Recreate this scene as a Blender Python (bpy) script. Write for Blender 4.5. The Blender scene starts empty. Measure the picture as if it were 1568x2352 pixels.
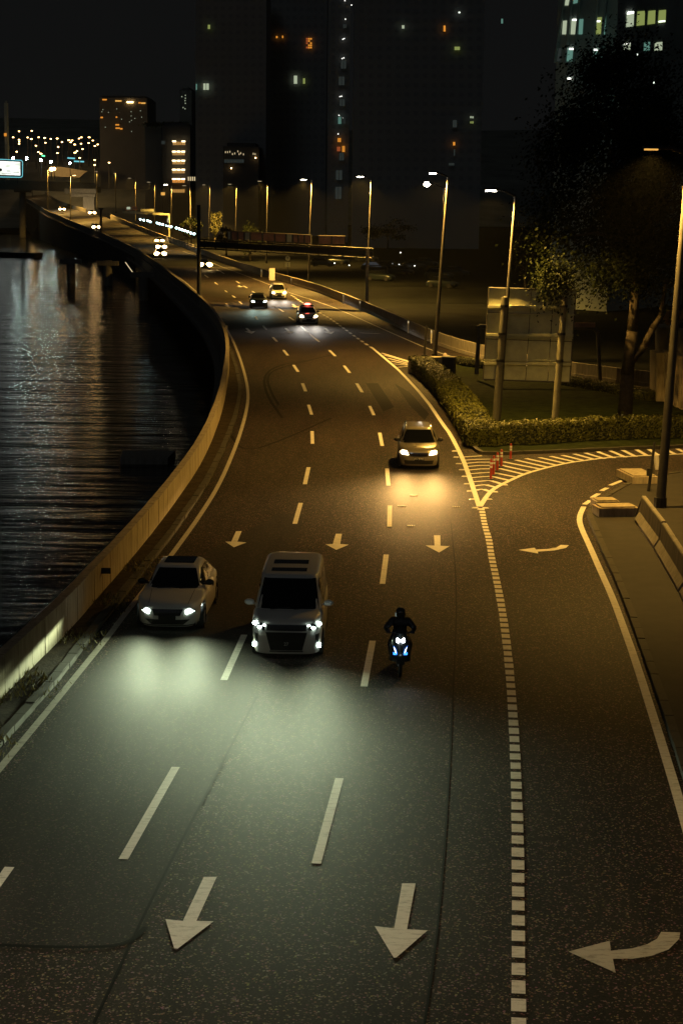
import bpy, math, random
from mathutils import Vector, Matrix
R = random.Random(7)
S = bpy.context.scene
C = S.collection

def nth(n):
    w_ = 'first second third fourth fifth sixth seventh eighth ninth tenth eleventh twelfth thirteenth fourteenth fifteenth sixteenth seventeenth eighteenth nineteenth twentieth'.split()
    if n <= 20: return w_[n - 1]
    return {2: 'twenty', 3: 'thirty', 4: 'forty'}[n // 10] + '-' + w_[n % 10 - 1] if n % 10 else {30: 'thirtieth', 40: 'fortieth'}[n]
# ------------------------------------------------------------------ camera
FX, HORIZON, ROLL, EYE = 4100.0, 455.0, 0.012, 11.5      # focal in units of a 1568 wide picture
PITCH = math.atan((1176 - HORIZON) / FX)
F = Vector((0, math.cos(PITCH), -math.sin(PITCH)))
R0 = Vector((1, 0, 0)); U0 = Vector((0, math.sin(PITCH), math.cos(PITCH)))
CU = (U0 * math.cos(ROLL) - R0 * math.sin(ROLL)).normalized()
CR = (R0 * math.cos(ROLL) + U0 * math.sin(ROLL)).normalized()
cam_d = bpy.data.cameras.new('camera'); cam = bpy.data.objects.new('camera', cam_d); C.objects.link(cam)
cam_d.sensor_fit = 'HORIZONTAL'; cam_d.sensor_width = 36; cam_d.lens = 36 * FX / 1568
cam_d.clip_start = 0.5; cam_d.clip_end = 6000
m = Matrix((CR, CU, -F)).transposed().to_4x4(); m.translation = Vector((0, 0, EYE)); cam.matrix_world = m
S.camera = cam
CAMP = Vector((0, 0, EYE))

# ------------------------------------------------------------------ world: dull city night sky
w = bpy.data.worlds.new('World'); S.world = w; w.use_nodes = True
bg = w.node_tree.nodes['Background']
bg.inputs[0].default_value = (0.0048, 0.0050, 0.0050, 1); bg.inputs[1].default_value = 1.0
S.view_settings.view_transform = 'Standard'; S.view_settings.look = 'None'
S.view_settings.exposure = 0; S.view_settings.gamma = 1; S.view_settings.use_curve_mapping = False
S.render.engine = 'CYCLES'
S.cycles.max_bounces = 5; S.cycles.diffuse_bounces = 2; S.cycles.glossy_bounces = 3; S.cycles.transmission_bounces = 3
S.cycles.caustics_reflective = False; S.cycles.caustics_refractive = False
S.cycles.use_denoising = True; S.cycles.sample_clamp_indirect = 4
sun_d = bpy.data.lights.new('facade_fill', 'SUN'); sun_d.energy = 0.032; sun_d.angle = math.radians(12); sun_d.color = (.8, .9, 1)  # dim cool fill added from the camera side to lift the unlit facades
sun = bpy.data.objects.new('facade_fill', sun_d); C.objects.link(sun)
sun.rotation_euler = (math.radians(58), math.radians(0), math.radians(-12))

# ------------------------------------------------------------------ placing: a point of the picture on a level or at a distance
def ray(x, y): return F + CR * ((x - 784) / FX) - CU * ((y - 1176) / FX)
def G(x, y, z=0.0):
    d = ray(x, y); return CAMP + d * ((z - EYE) / d.z)
def AY(x, y, Y):
    d = ray(x, y); return CAMP + d * (Y / d.y)

# ------------------------------------------------------------------ materials
MATS = {}
def nodes(name):
    mt = bpy.data.materials.new(name); mt.use_nodes = True
    nt = mt.node_tree; b = nt.nodes['Principled BSDF']; MATS[name] = mt
    return mt, nt, b
def simple(name, col, rough=.6, metal=0, coat=0, noise=0, nscale=5, bump=0, bscale=40, spec=.5):
    mt, nt, b = nodes(name)
    b.inputs['Base Color'].default_value = (*col, 1); b.inputs['Roughness'].default_value = rough
    b.inputs['Metallic'].default_value = metal; b.inputs['Coat Weight'].default_value = coat
    b.inputs['Coat Roughness'].default_value = .06
    b.inputs['Specular IOR Level'].default_value = spec
    if noise or bump:
        tc = nt.nodes.new('ShaderNodeTexCoord')
    if noise:
        n = nt.nodes.new('ShaderNodeTexNoise'); n.inputs['Scale'].default_value = nscale; n.inputs['Detail'].default_value = 6
        n.inputs['Roughness'].default_value = .65
        nt.links.new(tc.outputs['Object'], n.inputs['Vector'])
        r = nt.nodes.new('ShaderNodeValToRGB'); e = r.color_ramp.elements
        e[0].position = .3; e[1].position = .7
        e[0].color = (*[c * (1 - noise) for c in col], 1); e[1].color = (*[min(1, c * (1 + noise)) for c in col], 1)
        nt.links.new(n.outputs['Fac'], r.inputs['Fac']); nt.links.new(r.outputs['Color'], b.inputs['Base Color'])
    if bump:
        n = nt.nodes.new('ShaderNodeTexNoise'); n.inputs['Scale'].default_value = bscale; n.inputs['Detail'].default_value = 4
        nt.links.new(tc.outputs['Object'], n.inputs['Vector'])
        bp = nt.nodes.new('ShaderNodeBump'); bp.inputs['Strength'].default_value = bump; bp.inputs['Distance'].default_value = .03
        nt.links.new(n.outputs['Fac'], bp.inputs['Height']); nt.links.new(bp.outputs['Normal'], b.inputs['Normal'])
    return mt
def emit(name, col, s):
    mt, nt, b = nodes(name)
    b.inputs['Base Color'].default_value = (0.02, .02, .02, 1)
    b.inputs['Emission Color'].default_value = (*col, 1); b.inputs['Emission Strength'].default_value = s
    return mt

def asphalt(name, dark, light, spark, rough=.55):
    mt, nt, b = nodes(name)
    tc = nt.nodes.new('ShaderNodeTexCoord')
    def noise(s, d=3, ro=.6):
        n = nt.nodes.new('ShaderNodeTexNoise'); n.inputs['Scale'].default_value = s
        n.inputs['Detail'].default_value = d; n.inputs['Roughness'].default_value = ro
        nt.links.new(tc.outputs['Object'], n.inputs['Vector']); return n
    mpb = nt.nodes.new('ShaderNodeMapping'); mpb.inputs['Scale'].default_value = (1.5, .16, 1); nt.links.new(tc.outputs['Object'], mpb.inputs[0]); big = noise(.5, 6, .7); nt.links.new(mpb.outputs[0], big.inputs['Vector']); fine = noise(24, 5, .85); stone = nt.nodes.new('ShaderNodeTexVoronoi')
    stone.inputs['Scale'].default_value = 34; nt.links.new(tc.outputs['Object'], stone.inputs['Vector'])
    r = nt.nodes.new('ShaderNodeValToRGB'); r.color_ramp.elements[0].position = .33; r.color_ramp.elements[1].position = .68
    r.color_ramp.elements[0].color = (*dark, 1); r.color_ramp.elements[1].color = (*light, 1)
    nt.links.new(fine.outputs['Fac'], r.inputs['Fac'])
    r2 = nt.nodes.new('ShaderNodeValToRGB'); r2.color_ramp.elements[0].position = .3; r2.color_ramp.elements[1].position = .72
    r2.color_ramp.elements[0].color = (.42, .42, .42, 1); r2.color_ramp.elements[1].color = (1.35, 1.32, 1.3, 1)
    nt.links.new(big.outputs['Fac'], r2.inputs['Fac'])
    mx = nt.nodes.new('ShaderNodeMix'); mx.data_type = 'RGBA'; mx.blend_type = 'MULTIPLY'; mx.inputs[0].default_value = 1
    nt.links.new(r.outputs['Color'], mx.inputs[6]); nt.links.new(r2.outputs['Color'], mx.inputs[7])
    # light aggregate stones
    r3 = nt.nodes.new('ShaderNodeValToRGB'); r3.color_ramp.elements[0].position = .84; r3.color_ramp.elements[1].position = .97
    r3.color_ramp.elements[0].color = (0, 0, 0, 1); r3.color_ramp.elements[1].color = (1, 1, 1, 1)
    sep = nt.nodes.new('ShaderNodeSeparateColor'); nt.links.new(stone.outputs['Color'], sep.inputs[0])
    nt.links.new(sep.outputs[0], r3.inputs['Fac'])
    mx2 = nt.nodes.new('ShaderNodeMix'); mx2.data_type = 'RGBA'
    nt.links.new(r3.outputs['Color'], mx2.inputs[0]); nt.links.new(mx.outputs[2], mx2.inputs[6]); hs_ = nt.nodes.new('ShaderNodeMix'); hs_.data_type = 'RGBA'; hs_.blend_type = 'MIX'; hs_.inputs[0].default_value = .45; hs_.inputs[6].default_value = (*spark, 1)
    ml = nt.nodes.new('ShaderNodeMix'); ml.data_type = 'RGBA'; ml.blend_type = 'MULTIPLY'; ml.inputs[0].default_value = 1; nt.links.new(stone.outputs['Color'], ml.inputs[6]); ml.inputs[7].default_value = (*[c * 1.6 for c in spark], 1)
    nt.links.new(ml.outputs[2], hs_.inputs[7]); nt.links.new(hs_.outputs[2], mx2.inputs[7])
    nt.links.new(mx2.outputs[2], b.inputs['Base Color'])
    b.inputs['Roughness'].default_value = rough; b.inputs['Specular IOR Level'].default_value = .14
    bp = nt.nodes.new('ShaderNodeBump'); bp.inputs['Strength'].default_value = .5; bp.inputs['Distance'].default_value = .005
    nt.links.new(fine.outputs['Fac'], bp.inputs['Height']); nt.links.new(bp.outputs['Normal'], b.inputs['Normal'])
    return mt
asphalt('asphalt', (.003, .003, .002), (.048, .043, .034), (.19, .175, .145), .7)
asphalt('new_asphalt', (.018, .018, .016), (.040, .038, .034), (.09, .085, .075), .7)
simple('joint_seal', (.011, .011, .010), .7, spec=.08)
simple('tyre_mark', (.0145, .014, .013), .7, spec=.08)

def paint_mat(name, col, worn):
    mt, nt, b = nodes(name)
    tc = nt.nodes.new('ShaderNodeTexCoord'); n = nt.nodes.new('ShaderNodeTexNoise'); n.inputs['Scale'].default_value = 3.2
    n.inputs['Detail'].default_value = 8; n.inputs['Roughness'].default_value = .75
    mp = nt.nodes.new('ShaderNodeMapping'); mp.inputs['Scale'].default_value = (1, 3.5, 1)
    nt.links.new(tc.outputs['Object'], mp.inputs[0]); nt.links.new(mp.outputs[0], n.inputs['Vector'])
    r = nt.nodes.new('ShaderNodeValToRGB'); r.color_ramp.elements[0].position = .34; r.color_ramp.elements[1].position = .5
    r.color_ramp.elements[0].color = (*worn, 1); r.color_ramp.elements[1].color = (*col, 1)
    nt.links.new(n.outputs['Fac'], r.inputs['Fac']); nt.links.new(r.outputs['Color'], b.inputs['Base Color'])
    b.inputs['Roughness'].default_value = .7
    bp = nt.nodes.new('ShaderNodeBump'); bp.inputs['Strength'].default_value = .8; bp.inputs['Distance'].default_value = .012
    n2 = nt.nodes.new('ShaderNodeTexNoise'); n2.inputs['Scale'].default_value = 30; nt.links.new(tc.outputs['Object'], n2.inputs['Vector'])
    nt.links.new(n2.outputs['Fac'], bp.inputs['Height']); nt.links.new(bp.outputs['Normal'], b.inputs['Normal'])
    return mt
paint_mat('road_paint', (.78, .75, .68), (.42, .4, .34))
paint_mat('worn_paint', (.5, .47, .4), (.2, .19, .16))

def concrete(name, col, streak=True):
    mt, nt, b = nodes(name)
    tc = nt.nodes.new('ShaderNodeTexCoord'); mp = nt.nodes.new('ShaderNodeMapping')
    mp.inputs['Scale'].default_value = (3, 3, .5) if streak else (1, 1, 1)
    n = nt.nodes.new('ShaderNodeTexNoise'); n.inputs['Scale'].default_value = 1.6; n.inputs['Detail'].default_value = 9; n.inputs['Roughness'].default_value = .7
    nt.links.new(tc.outputs['Object'], mp.inputs[0]); nt.links.new(mp.outputs[0], n.inputs['Vector'])
    r = nt.nodes.new('ShaderNodeValToRGB'); r.color_ramp.elements[0].position = .3; r.color_ramp.elements[1].position = .66
    r.color_ramp.elements[0].color = (*[c * .5 for c in col], 1); r.color_ramp.elements[1].color = (*col, 1)
    nt.links.new(n.outputs['Fac'], r.inputs['Fac']); nt.links.new(r.outputs['Color'], b.inputs['Base Color'])
    b.inputs['Roughness'].default_value = .85
    bp = nt.nodes.new('ShaderNodeBump'); bp.inputs['Strength'].default_value = .4; bp.inputs['Distance'].default_value = .02
    nt.links.new(n.outputs['Fac'], bp.inputs['Height']); nt.links.new(bp.outputs['Normal'], b.inputs['Normal'])
    return mt
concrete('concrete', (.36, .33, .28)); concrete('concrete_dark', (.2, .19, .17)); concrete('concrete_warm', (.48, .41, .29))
concrete('kerb_concrete', (.06, .055, .042), False); concrete('pavement', (.032, .028, .022), False)
simple('gap_dark', (.012, .012, .012), .9)
simple('verge', (.04, .03, .02), .9, spec=.1, noise=.6, nscale=2.5, bump=.6, bscale=14)
simple('lawn', (.018, .024, .007), .9, spec=.05, noise=.6, nscale=1.8, bump=.8, bscale=20)
simple('grass', (.22, .19, .055), .8, noise=.5, nscale=4)
simple('leaf_hedge', (.095, .10, .010), .55, noise=.5, nscale=3)
simple('hedge_core', (.012, .016, .005), .9)
simple('leaf_tree', (.013, .018, .005), .6, noise=.5, nscale=.8, spec=.1)
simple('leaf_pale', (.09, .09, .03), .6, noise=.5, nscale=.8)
simple('bark', (.07, .055, .038), .9, noise=.5, nscale=6, bump=.8, bscale=14)
simple('ground_dark', (.012, .013, .011), .95, noise=.5, nscale=.3, spec=.05)
simple('hill_scrub', (.22, .23, .2), .95, noise=.3, nscale=.05, spec=.05)
simple('post_grey', (.24, .23, .17), .6, .1, noise=.25, nscale=2)
simple('galvanised', (.10, .095, .085), .6, .1, noise=.25, nscale=2)
simple('dark_steel', (.045, .045, .045), .55, .5)
simple('sign_back', (.66, .68, .48), .6, .15, noise=.2, nscale=1.2)
simple('sign_back_red', (.45, .25, .17), .6, .1, noise=.3, nscale=1.2)
simple('white_plastic', (.75, .73, .68), .5)
simple('red_plastic', (.42, .045, .02), .5)
simple('wall_dark', (.34, .345, .34), .85, spec=.1, noise=.08, nscale=.05)
simple('wall_grey', (.34, .40, .37), .85, noise=.3, nscale=.2)
simple('wall_dim', (.10, .10, .10), .85, noise=.2, nscale=.05)
simple('window_glass', (.29, .30, .30), .8, spec=.1)
simple('tyre', (.015, .015, .015), .8); simple('rim', (.35, .35, .35), .3, .9)
simple('car_glass', (.006, .007, .007), .06); simple('black_plastic', (.012, .012, .012), .4)
simple('chrome', (.7, .7, .7), .15, 1)
simple('paint_white', (.82, .80, .72), .32, 0, .8); simple('paint_champagne', (.30, .27, .20), .3, .5, .8)
simple('paint_dark', (.02, .03, .03), .3, .3, .8); simple('paint_grey', (.12, .12, .12), .3, .4, .8)
simple('paint_silver', (.6, .6, .58), .35, .1, .8)
simple('fabric_black', (.012, .012, .014), .85, noise=.4, nscale=20); simple('helmet_paint', (.02, .02, .02), .15, 0, 1)
simple('skin', (.35, .2, .13), .6); simple('flag_cloth', (.5, .28, .1), .8, noise=.5, nscale=3)
emit('led_cool', (.80, 1, .92), 14); emit('led_warm', (1, .82, .55), 12); emit('led_blue', (.03, .22, 1), 4)
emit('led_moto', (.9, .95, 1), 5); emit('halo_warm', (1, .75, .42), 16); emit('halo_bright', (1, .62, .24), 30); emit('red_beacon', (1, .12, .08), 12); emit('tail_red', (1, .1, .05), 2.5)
emit('lamp_white', (1, .9, .68), 60); emit('lamp_warm', (1, .58, .2), 16); emit('lamp_dim', (1, .8, .45), .8); emit('lamp_teal', (.62, .97, 1), 14); emit('lamp_flood', (.75, 1, .92), 200)
emit('lamp_orange_dim', (1, .5, .1), .9)
emit('win_green', (.30, .36, .10), .75); emit('win_pale', (.48, .55, .38), .8); emit('win_orange', (1, .36, .04), .8)
emit('win_teal', (.28, .62, .5), .35); emit('win_faint', (.4, .5, .45), .05); emit('win_white', (.9, 1, .85), 2.2); emit('band_warm', (1, .5, .12), .55)
emit('band_lamp', (1, .78, .42), 7); emit('dot_white', (1, 1, .9), 3.5); emit('led_green', (.1, 1, .35), 3); emit('led_cyan', (.2, .75, .85), .9)
emit('win_red', (1, .22, .06), .35)

# billboard face
def billboard_mat():
    mt, nt, b = nodes('billboard_face')
    tc = nt.nodes.new('ShaderNodeTexCoord'); n = nt.nodes.new('ShaderNodeTexNoise'); n.inputs['Scale'].default_value = .35
    nt.links.new(tc.outputs['Object'], n.inputs['Vector'])
    r = nt.nodes.new('ShaderNodeValToRGB'); r.color_ramp.elements[0].position = .35; r.color_ramp.elements[1].position = .6
    r.color_ramp.elements[0].color = (.42, .45, .38, 1); r.color_ramp.elements[1].color = (.85, .9, .85, 1)
    nt.links.new(n.outputs['Fac'], r.inputs['Fac']); nt.links.new(r.outputs['Color'], b.inputs['Emission Color'])
    b.inputs['Emission Strength'].default_value = 2.0; b.inputs['Base Color'].default_value = (.3, .3, .3, 1)
billboard_mat()

def water_mat():
    mt, nt, b = nodes('river_water')
    b.inputs['Base Color'].default_value = (.003, .005, .005, 1); b.inputs['Roughness'].default_value = .07
    b.inputs['IOR'].default_value = 1.33; b.inputs['Specular IOR Level'].default_value = .09
    tc = nt.nodes.new('ShaderNodeTexCoord'); mp = nt.nodes.new('ShaderNodeMapping'); mp.inputs['Scale'].default_value = (.26, 1.0, 1)
    nt.links.new(tc.outputs['Object'], mp.inputs[0])
    n1 = nt.nodes.new('ShaderNodeTexNoise'); n1.inputs['Scale'].default_value = .8; n1.inputs['Detail'].default_value = 7; n1.inputs['Roughness'].default_value = .62
    nt.links.new(mp.outputs[0], n1.inputs['Vector'])
    bp = nt.nodes.new('ShaderNodeBump'); bp.inputs['Strength'].default_value = 1; bp.inputs['Distance'].default_value = .06
    n2 = nt.nodes.new('ShaderNodeTexNoise'); n2.inputs['Scale'].default_value = .2; n2.inputs['Detail'].default_value = 3; nt.links.new(mp.outputs[0], n2.inputs['Vector'])
    b2 = nt.nodes.new('ShaderNodeBump'); b2.inputs['Strength'].default_value = 1; b2.inputs['Distance'].default_value = .2; nt.links.new(n2.outputs['Fac'], b2.inputs['Height']); nt.links.new(b2.outputs['Normal'], bp.inputs['Normal'])
    nt.links.new(n1.outputs['Fac'], bp.inputs['Height']); nt.links.new(bp.outputs['Normal'], b.inputs['Normal'])
water_mat()

# ------------------------------------------------------------------ object helpers
def thing(name, label, cat, loc=(0, 0, 0), rz=0, group=None):
    o = bpy.data.objects.new(name, None); C.objects.link(o); o.location = loc; o.rotation_euler = (0, 0, rz)
    o.empty_display_size = .3
    o['label'] = label; o['category'] = cat
    if group: o['group'] = group
    return o
def mesh_obj(name, vs, fs, mat, parent=None, smooth=False, origin=None):
    me = bpy.data.meshes.new(name)
    if parent is not None and origin is None: origin = (0, 0, 0)
    if origin is None: origin = (0, 0, 0)
    o0 = Vector(origin)
    me.from_pydata([tuple(Vector(v) - o0) for v in vs], [], fs); me.update()
    me.materials.append(MATS[mat])
    if smooth:
        for p in me.polygons: p.use_smooth = p.loop_total <= 4
    o = bpy.data.objects.new(name, me); C.objects.link(o)
    if parent is not None: o.parent = parent
    else: o.location = o0
    return o
class MB:
    def __init__(s): s.v = []; s.f = []
    def poly(s, pts, faces=None):
        n = len(s.v); s.v += [Vector(p) for p in pts]
        s.f += [tuple(range(n, n + len(pts)))] if faces is None else [tuple(n + i for i in f) for f in faces]
    def box(s, c, size, rz=0, ax=None):
        c = Vector(c); hx, hy, hz = [q / 2 for q in size]
        M = Matrix.Rotation(rz, 3, 'Z') if ax is None else ax
        pts = [c + M @ Vector((a * hx, b * hy, d * hz)) for d in (-1, 1) for b in (-1, 1) for a in (-1, 1)]
        s.poly(pts, [(0, 2, 3, 1), (4, 5, 7, 6), (0, 1, 5, 4), (2, 6, 7, 3), (0, 4, 6, 2), (1, 3, 7, 5)])
    def tube(s, p, q, r0, r1=None, n=8, cap=True):
        p = Vector(p); q = Vector(q); r1 = r0 if r1 is None else r1
        d = (q - p).normalized(); a = d.orthogonal().normalized(); b = d.cross(a)
        pts = []
        for c, r in ((p, r0), (q, r1)):
            for i in range(n):
                t = 2 * math.pi * i / n; pts.append(c + (a * math.cos(t) + b * math.sin(t)) * r)
        fs = [(i, (i + 1) % n, n + (i + 1) % n, n + i) for i in range(n)]
        if cap: fs += [tuple(range(n - 1, -1, -1)), tuple(range(n, 2 * n))]
        s.poly(pts, fs)
    def path(s, pts, rs, n=8):
        for i in range(len(pts) - 1): s.tube(pts[i], pts[i + 1], rs[i], rs[i + 1], n)
    def grid(s, fn, nu, nv):
        n = len(s.v)
        for j in range(nv + 1):
            for i in range(nu + 1): s.v.append(Vector(fn(i / nu, j / nv)))
        for j in range(nv):
            for i in range(nu):
                a = n + j * (nu + 1) + i; s.f.append((a, a + 1, a + nu + 2, a + nu + 1))
    def ball(s, c, r, nu=10, nv=6, sc=(1, 1, 1)):
        c = Vector(c)
        s.grid(lambda u, v: c + Vector((r * sc[0] * math.cos(2 * math.pi * u) * math.sin(math.pi * v), r * sc[1] * math.sin(2 * math.pi * u) * math.sin(math.pi * v), r * sc[2] * math.cos(math.pi * v))), nu, nv)
    def obj(s, name, mat, parent=None, smooth=False, origin=None): return mesh_obj(name, s.v, s.f, mat, parent, smooth, origin)
def tag(o, label=None, cat=None, group=None, kind=None):
    if label: o['label'] = label
    if cat: o['category'] = cat
    if group: o['group'] = group
    if kind: o['kind'] = kind
    return o
def wpart(mb, name, mat, root, smooth=False):          # world-space geometry under an unrotated root
    return mesh_obj(name, mb.v, mb.f, mat, root, smooth, root.location)
def copy_tree(o, parent=None):
    c = o.copy(); C.objects.link(c); c.parent = parent
    for ch in [q for q in ALLCH.get(o.name, [])]: copy_tree(ch, c)
    return c
ALLCH = {}
def index_children():
    ALLCH.clear()
    for o in bpy.data.objects:
        if o.parent: ALLCH.setdefault(o.parent.name, []).append(o)
def text_mesh(name, s, size, mat, parent, M, depth=.004, font_shear=0):
    cu = bpy.data.curves.new(name, 'FONT'); cu.body = s; cu.size = size; cu.align_x = 'CENTER'; cu.align_y = 'CENTER'; cu.extrude = depth
    t = bpy.data.objects.new(name, cu); C.objects.link(t)
    dg = bpy.context.evaluated_depsgraph_get(); me = bpy.data.meshes.new_from_object(t.evaluated_get(dg))
    bpy.data.objects.remove(t); bpy.data.curves.remove(cu)
    me.transform(M); me.materials.clear(); me.materials.append(MATS[mat])
    o = bpy.data.objects.new(name, me); C.objects.link(o); o.parent = parent
    return o
def light(kind, name, loc, energy, col, parent=None, size=120, blend=.6, radius=.12, direction=(0, 0, -1)):
    d = bpy.data.lights.new(name, kind); d.energy = energy; d.color = col; d.shadow_soft_size = radius
    if kind == 'SPOT': d.spot_size = math.radians(size); d.spot_blend = blend
    o = bpy.data.objects.new(name, d); C.objects.link(o)
    o.rotation_euler = Vector(direction).to_track_quat('-Z', 'Y').to_euler()
    o.location = loc
    if parent is not None: o.parent = parent
    return o

# ------------------------------------------------------------------ polylines
def resample(pts, step):
    out = [Vector(pts[0])]; acc = 0
    for a, b in zip(pts, pts[1:]):
        a = Vector(a); b = Vector(b); L = (b - a).length; t = step - acc
        while t <= L: out.append(a + (b - a) * (t / L)); t += step
        acc = (acc + L) % step if L + acc >= step else acc + L
    return out
def smooth_line(pts, n=2):
    for _ in range(n):
        q = [pts[0]]
        for a, b in zip(pts, pts[1:]): q += [a * .75 + b * .25, a * .25 + b * .75]
        pts = q + [pts[-1]]
    return pts
def side_of(pts, i):
    a = pts[max(0, i - 1)]; b = pts[min(len(pts) - 1, i + 1)]; d = (b - a); d.z = 0; d.normalize()
    return Vector((d.y, -d.x, 0))          # right-hand side of travel
def ribbon(mb, pts, w, z=None):
    n = len(mb.v)
    for i, p in enumerate(pts):
        s = side_of(pts, i)
        for k in (-1, 1):
            q = p + s * (k * w / 2)
            if z is not None: q.z = z
            mb.v.append(q)
    for i in range(len(pts) - 1): mb.f.append((n + 2 * i, n + 2 * i + 1, n + 2 * i + 3, n + 2 * i + 2))
def strip_prism(mb, pts, o0, o1, z0, z1):
    """a solid strip along pts between side offsets o0..o1 and heights z0..z1 (added to each point's z)"""
    n = len(mb.v)
    for i, p in enumerate(pts):
        s = side_of(pts, i)
        for o, z in ((o0, z0), (o1, z0), (o1, z1), (o0, z1)):
            q = p + s * o; q.z = p.z + z; mb.v.append(q)
    for i in range(len(pts) - 1):
        a = n + 4 * i
        for k in range(4): mb.f.append((a + k, a + (k + 1) % 4, a + 4 + (k + 1) % 4, a + 4 + k))
    mb.f.append((n, n + 1, n + 2, n + 3)); e = n + 4 * (len(pts) - 1); mb.f.append((e + 3, e + 2, e + 1, e))

# ------------------------------------------------------------------ lines of the place (picture points taken onto the road level)
parapet_px = [(-60, 1685), (0, 1618), (102.5, 1517), (164, 1453), (241, 1363), (326, 1263), (402.8, 1161), (457.8, 1080), (487, 1018), (512.7, 945), (525.5, 868), (527.3, 828), (522, 789), (510, 762), (487, 727), (457, 697), (403, 650), (352, 608), (293, 569)]
PAR = smooth_line([G(*p) for p in parapet_px], 2)
p0, p1 = PAR[0], PAR[3]; PAR = [p0 + (p0 - p1).normalized() * 40] + PAR
kerb_px = [(-60, 1790), (0, 1722), (64, 1647), (125.6, 1581), (179, 1511), (262, 1405), (330, 1318), (385, 1250), (445, 1165), (487, 1098), (517, 1035), (540, 975), (553, 930), (557, 895), (548, 850), (531, 800), (509, 757), (478, 718), (440, 679), (400, 648), (352, 610)]
KERB = smooth_line([G(*p) for p in kerb_px], 2)
KERB = [KERB[0] + (KERB[0] - KERB[3]).normalized() * 40] + KERB
edgeL_px = [(-60, 1838), (0, 1765.5), (102.5, 1642.4), (179.4, 1547.6), (256.3, 1452.8), (282, 1417), (340, 1345), (402.8, 1263), (457.8, 1187), (501.7, 1117), (531, 1051.4), (553, 993), (567.6, 938), (570.5, 901), (562, 857), (545.6, 806), (523.7, 758.4), (498, 718), (457.8, 675), (420, 643), (380, 614), (340, 592), (312, 574)]
EDGE_L = smooth_line([G(*p) for p in edgeL_px], 2)
barR_px = [(1650, 905), (1450, 885), (1283, 862), (1091, 822), (977, 783), (847.5, 719), (746, 678), (714, 666), (600, 633), (516.7, 604.5), (467, 585), (394, 559)]
BAR = smooth_line([G(*p) for p in barR_px], 2)
edgeR_px = [(1500, 902), (1300, 878), (1200, 862), (1109, 840), (1033.5, 818), (986, 802), (961.7, 792), (879, 755.7), (806.8, 722.7), (747, 698), (658, 670), (615.6, 651.8), (545.5, 625.8), (496.4, 607.5), (450.6, 587.4), (420, 577)]
EDGE_R = smooth_line([G(*p) for p in edgeR_px], 1)
gore_px = [(1100, 1163.6), (1077.8, 1095.4), (1060.8, 1049.4), (1033.5, 996.6), (1017.7, 976), (978, 917), (922, 856), (895.7, 833), (866, 808.4), (856, 800)]
GORE = smooth_line([G(*p) for p in gore_px], 1)
rampL_px = [(1102, 1163.6), (1120, 1136), (1135.7, 1121), (1170, 1104), (1204, 1088.6), (1251.7, 1075), (1299.4, 1064), (1340, 1058), (1395, 1051), (1476.7, 1046.7), (1568, 1042.6), (1700, 1038)]
RAMP_L = smooth_line([G(*p) for p in rampL_px], 1)
edgeRR_px = [(1640, 2140), (1568, 1865), (1460, 1520), (1429, 1435), (1408.5, 1378), (1377.8, 1310), (1354, 1255.6), (1331.8, 1207.9), (1329.4, 1187), (1340, 1164)]
EDGE_RR = smooth_line([G(*p) for p in edgeRR_px], 2)
p0, p1 = EDGE_RR[0], EDGE_RR[2]; EDGE_RR = [p0 + (p0 - p1).normalized() * 14] + EDGE_RR
kerbRR_px = [(1660, 2100), (1600, 1850), (1495, 1540), (1425.5, 1351), (1389.7, 1276), (1374, 1238), (1361, 1208), (1352, 1187), (1362, 1160), (1400, 1142), (1440, 1118), (1480, 1104), (1568, 1088), (1750, 1072)]
KERB_RR = smooth_line([G(*p) for p in kerbRR_px], 2)
p0, p1 = KERB_RR[0], KERB_RR[2]; KERB_RR = [p0 + (p0 - p1).normalized() * 25] + KERB_RR

# ------------------------------------------------------------------ ground, water, road slab
river = MB(); river.poly([(-1500, -100, -5), (400, -100, -5), (400, 1200, -5), (-1500, 1200, -5)])
tag(river.obj('river', 'river_water'), kind='structure')
bank = MB(); bank.poly([(-1800, 760, -4.2), (1800, 760, -4.2), (1800, 2250, -4.2), (-1800, 2250, -4.2)])
tag(bank.obj('far_bank', 'ground_dark'), kind='structure')
hill = MB(); hill.grid(lambda u, v: (-700 + 1400 * u, 800 + 1100 * v, -4.3 + 8 * min(1, v * 9) + min(58, .12 * 1100 * v) * min(1, v * 9) + 3 * math.sin(u * 17 + v * 5)), 24, 16)
tag(hill.obj('hill', 'hill_scrub', smooth=True), kind='structure')
gnd = MB(); n = len(PAR)
for p in PAR: gnd.v += [Vector((p.x, p.y, -.06)), Vector((max(700, p.x), p.y, -.06))]
for i in range(n - 1): gnd.f.append((2 * i, 2 * i + 1, 2 * i + 3, 2 * i + 2))
k = len(gnd.v); e = PAR[-1]
gnd.v += [Vector((e.x, e.y, -.06)), Vector((700, e.y, -.06)), Vector((900, 800, -.06)), Vector((e.x + 26, 800, -.06))]; gnd.f.append((k, k + 1, k + 2, k + 3))
tag(gnd.obj('ground', 'ground_dark'), kind='structure')

# main carriageway: strip from left kerb to right side
rd = MB()
rd_left = KERB; 
ys = [p.y for p in KERB]
def x_at(line, y):
    best = None
    for a, b in zip(line, line[1:]):
        if (a.y - y) * (b.y - y) <= 0 and a.y != b.y: return a.x + (b.x - a.x) * (y - a.y) / (b.y - a.y)
    return line[0].x if abs(y - line[0].y) < abs(y - line[-1].y) else line[-1].x
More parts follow.
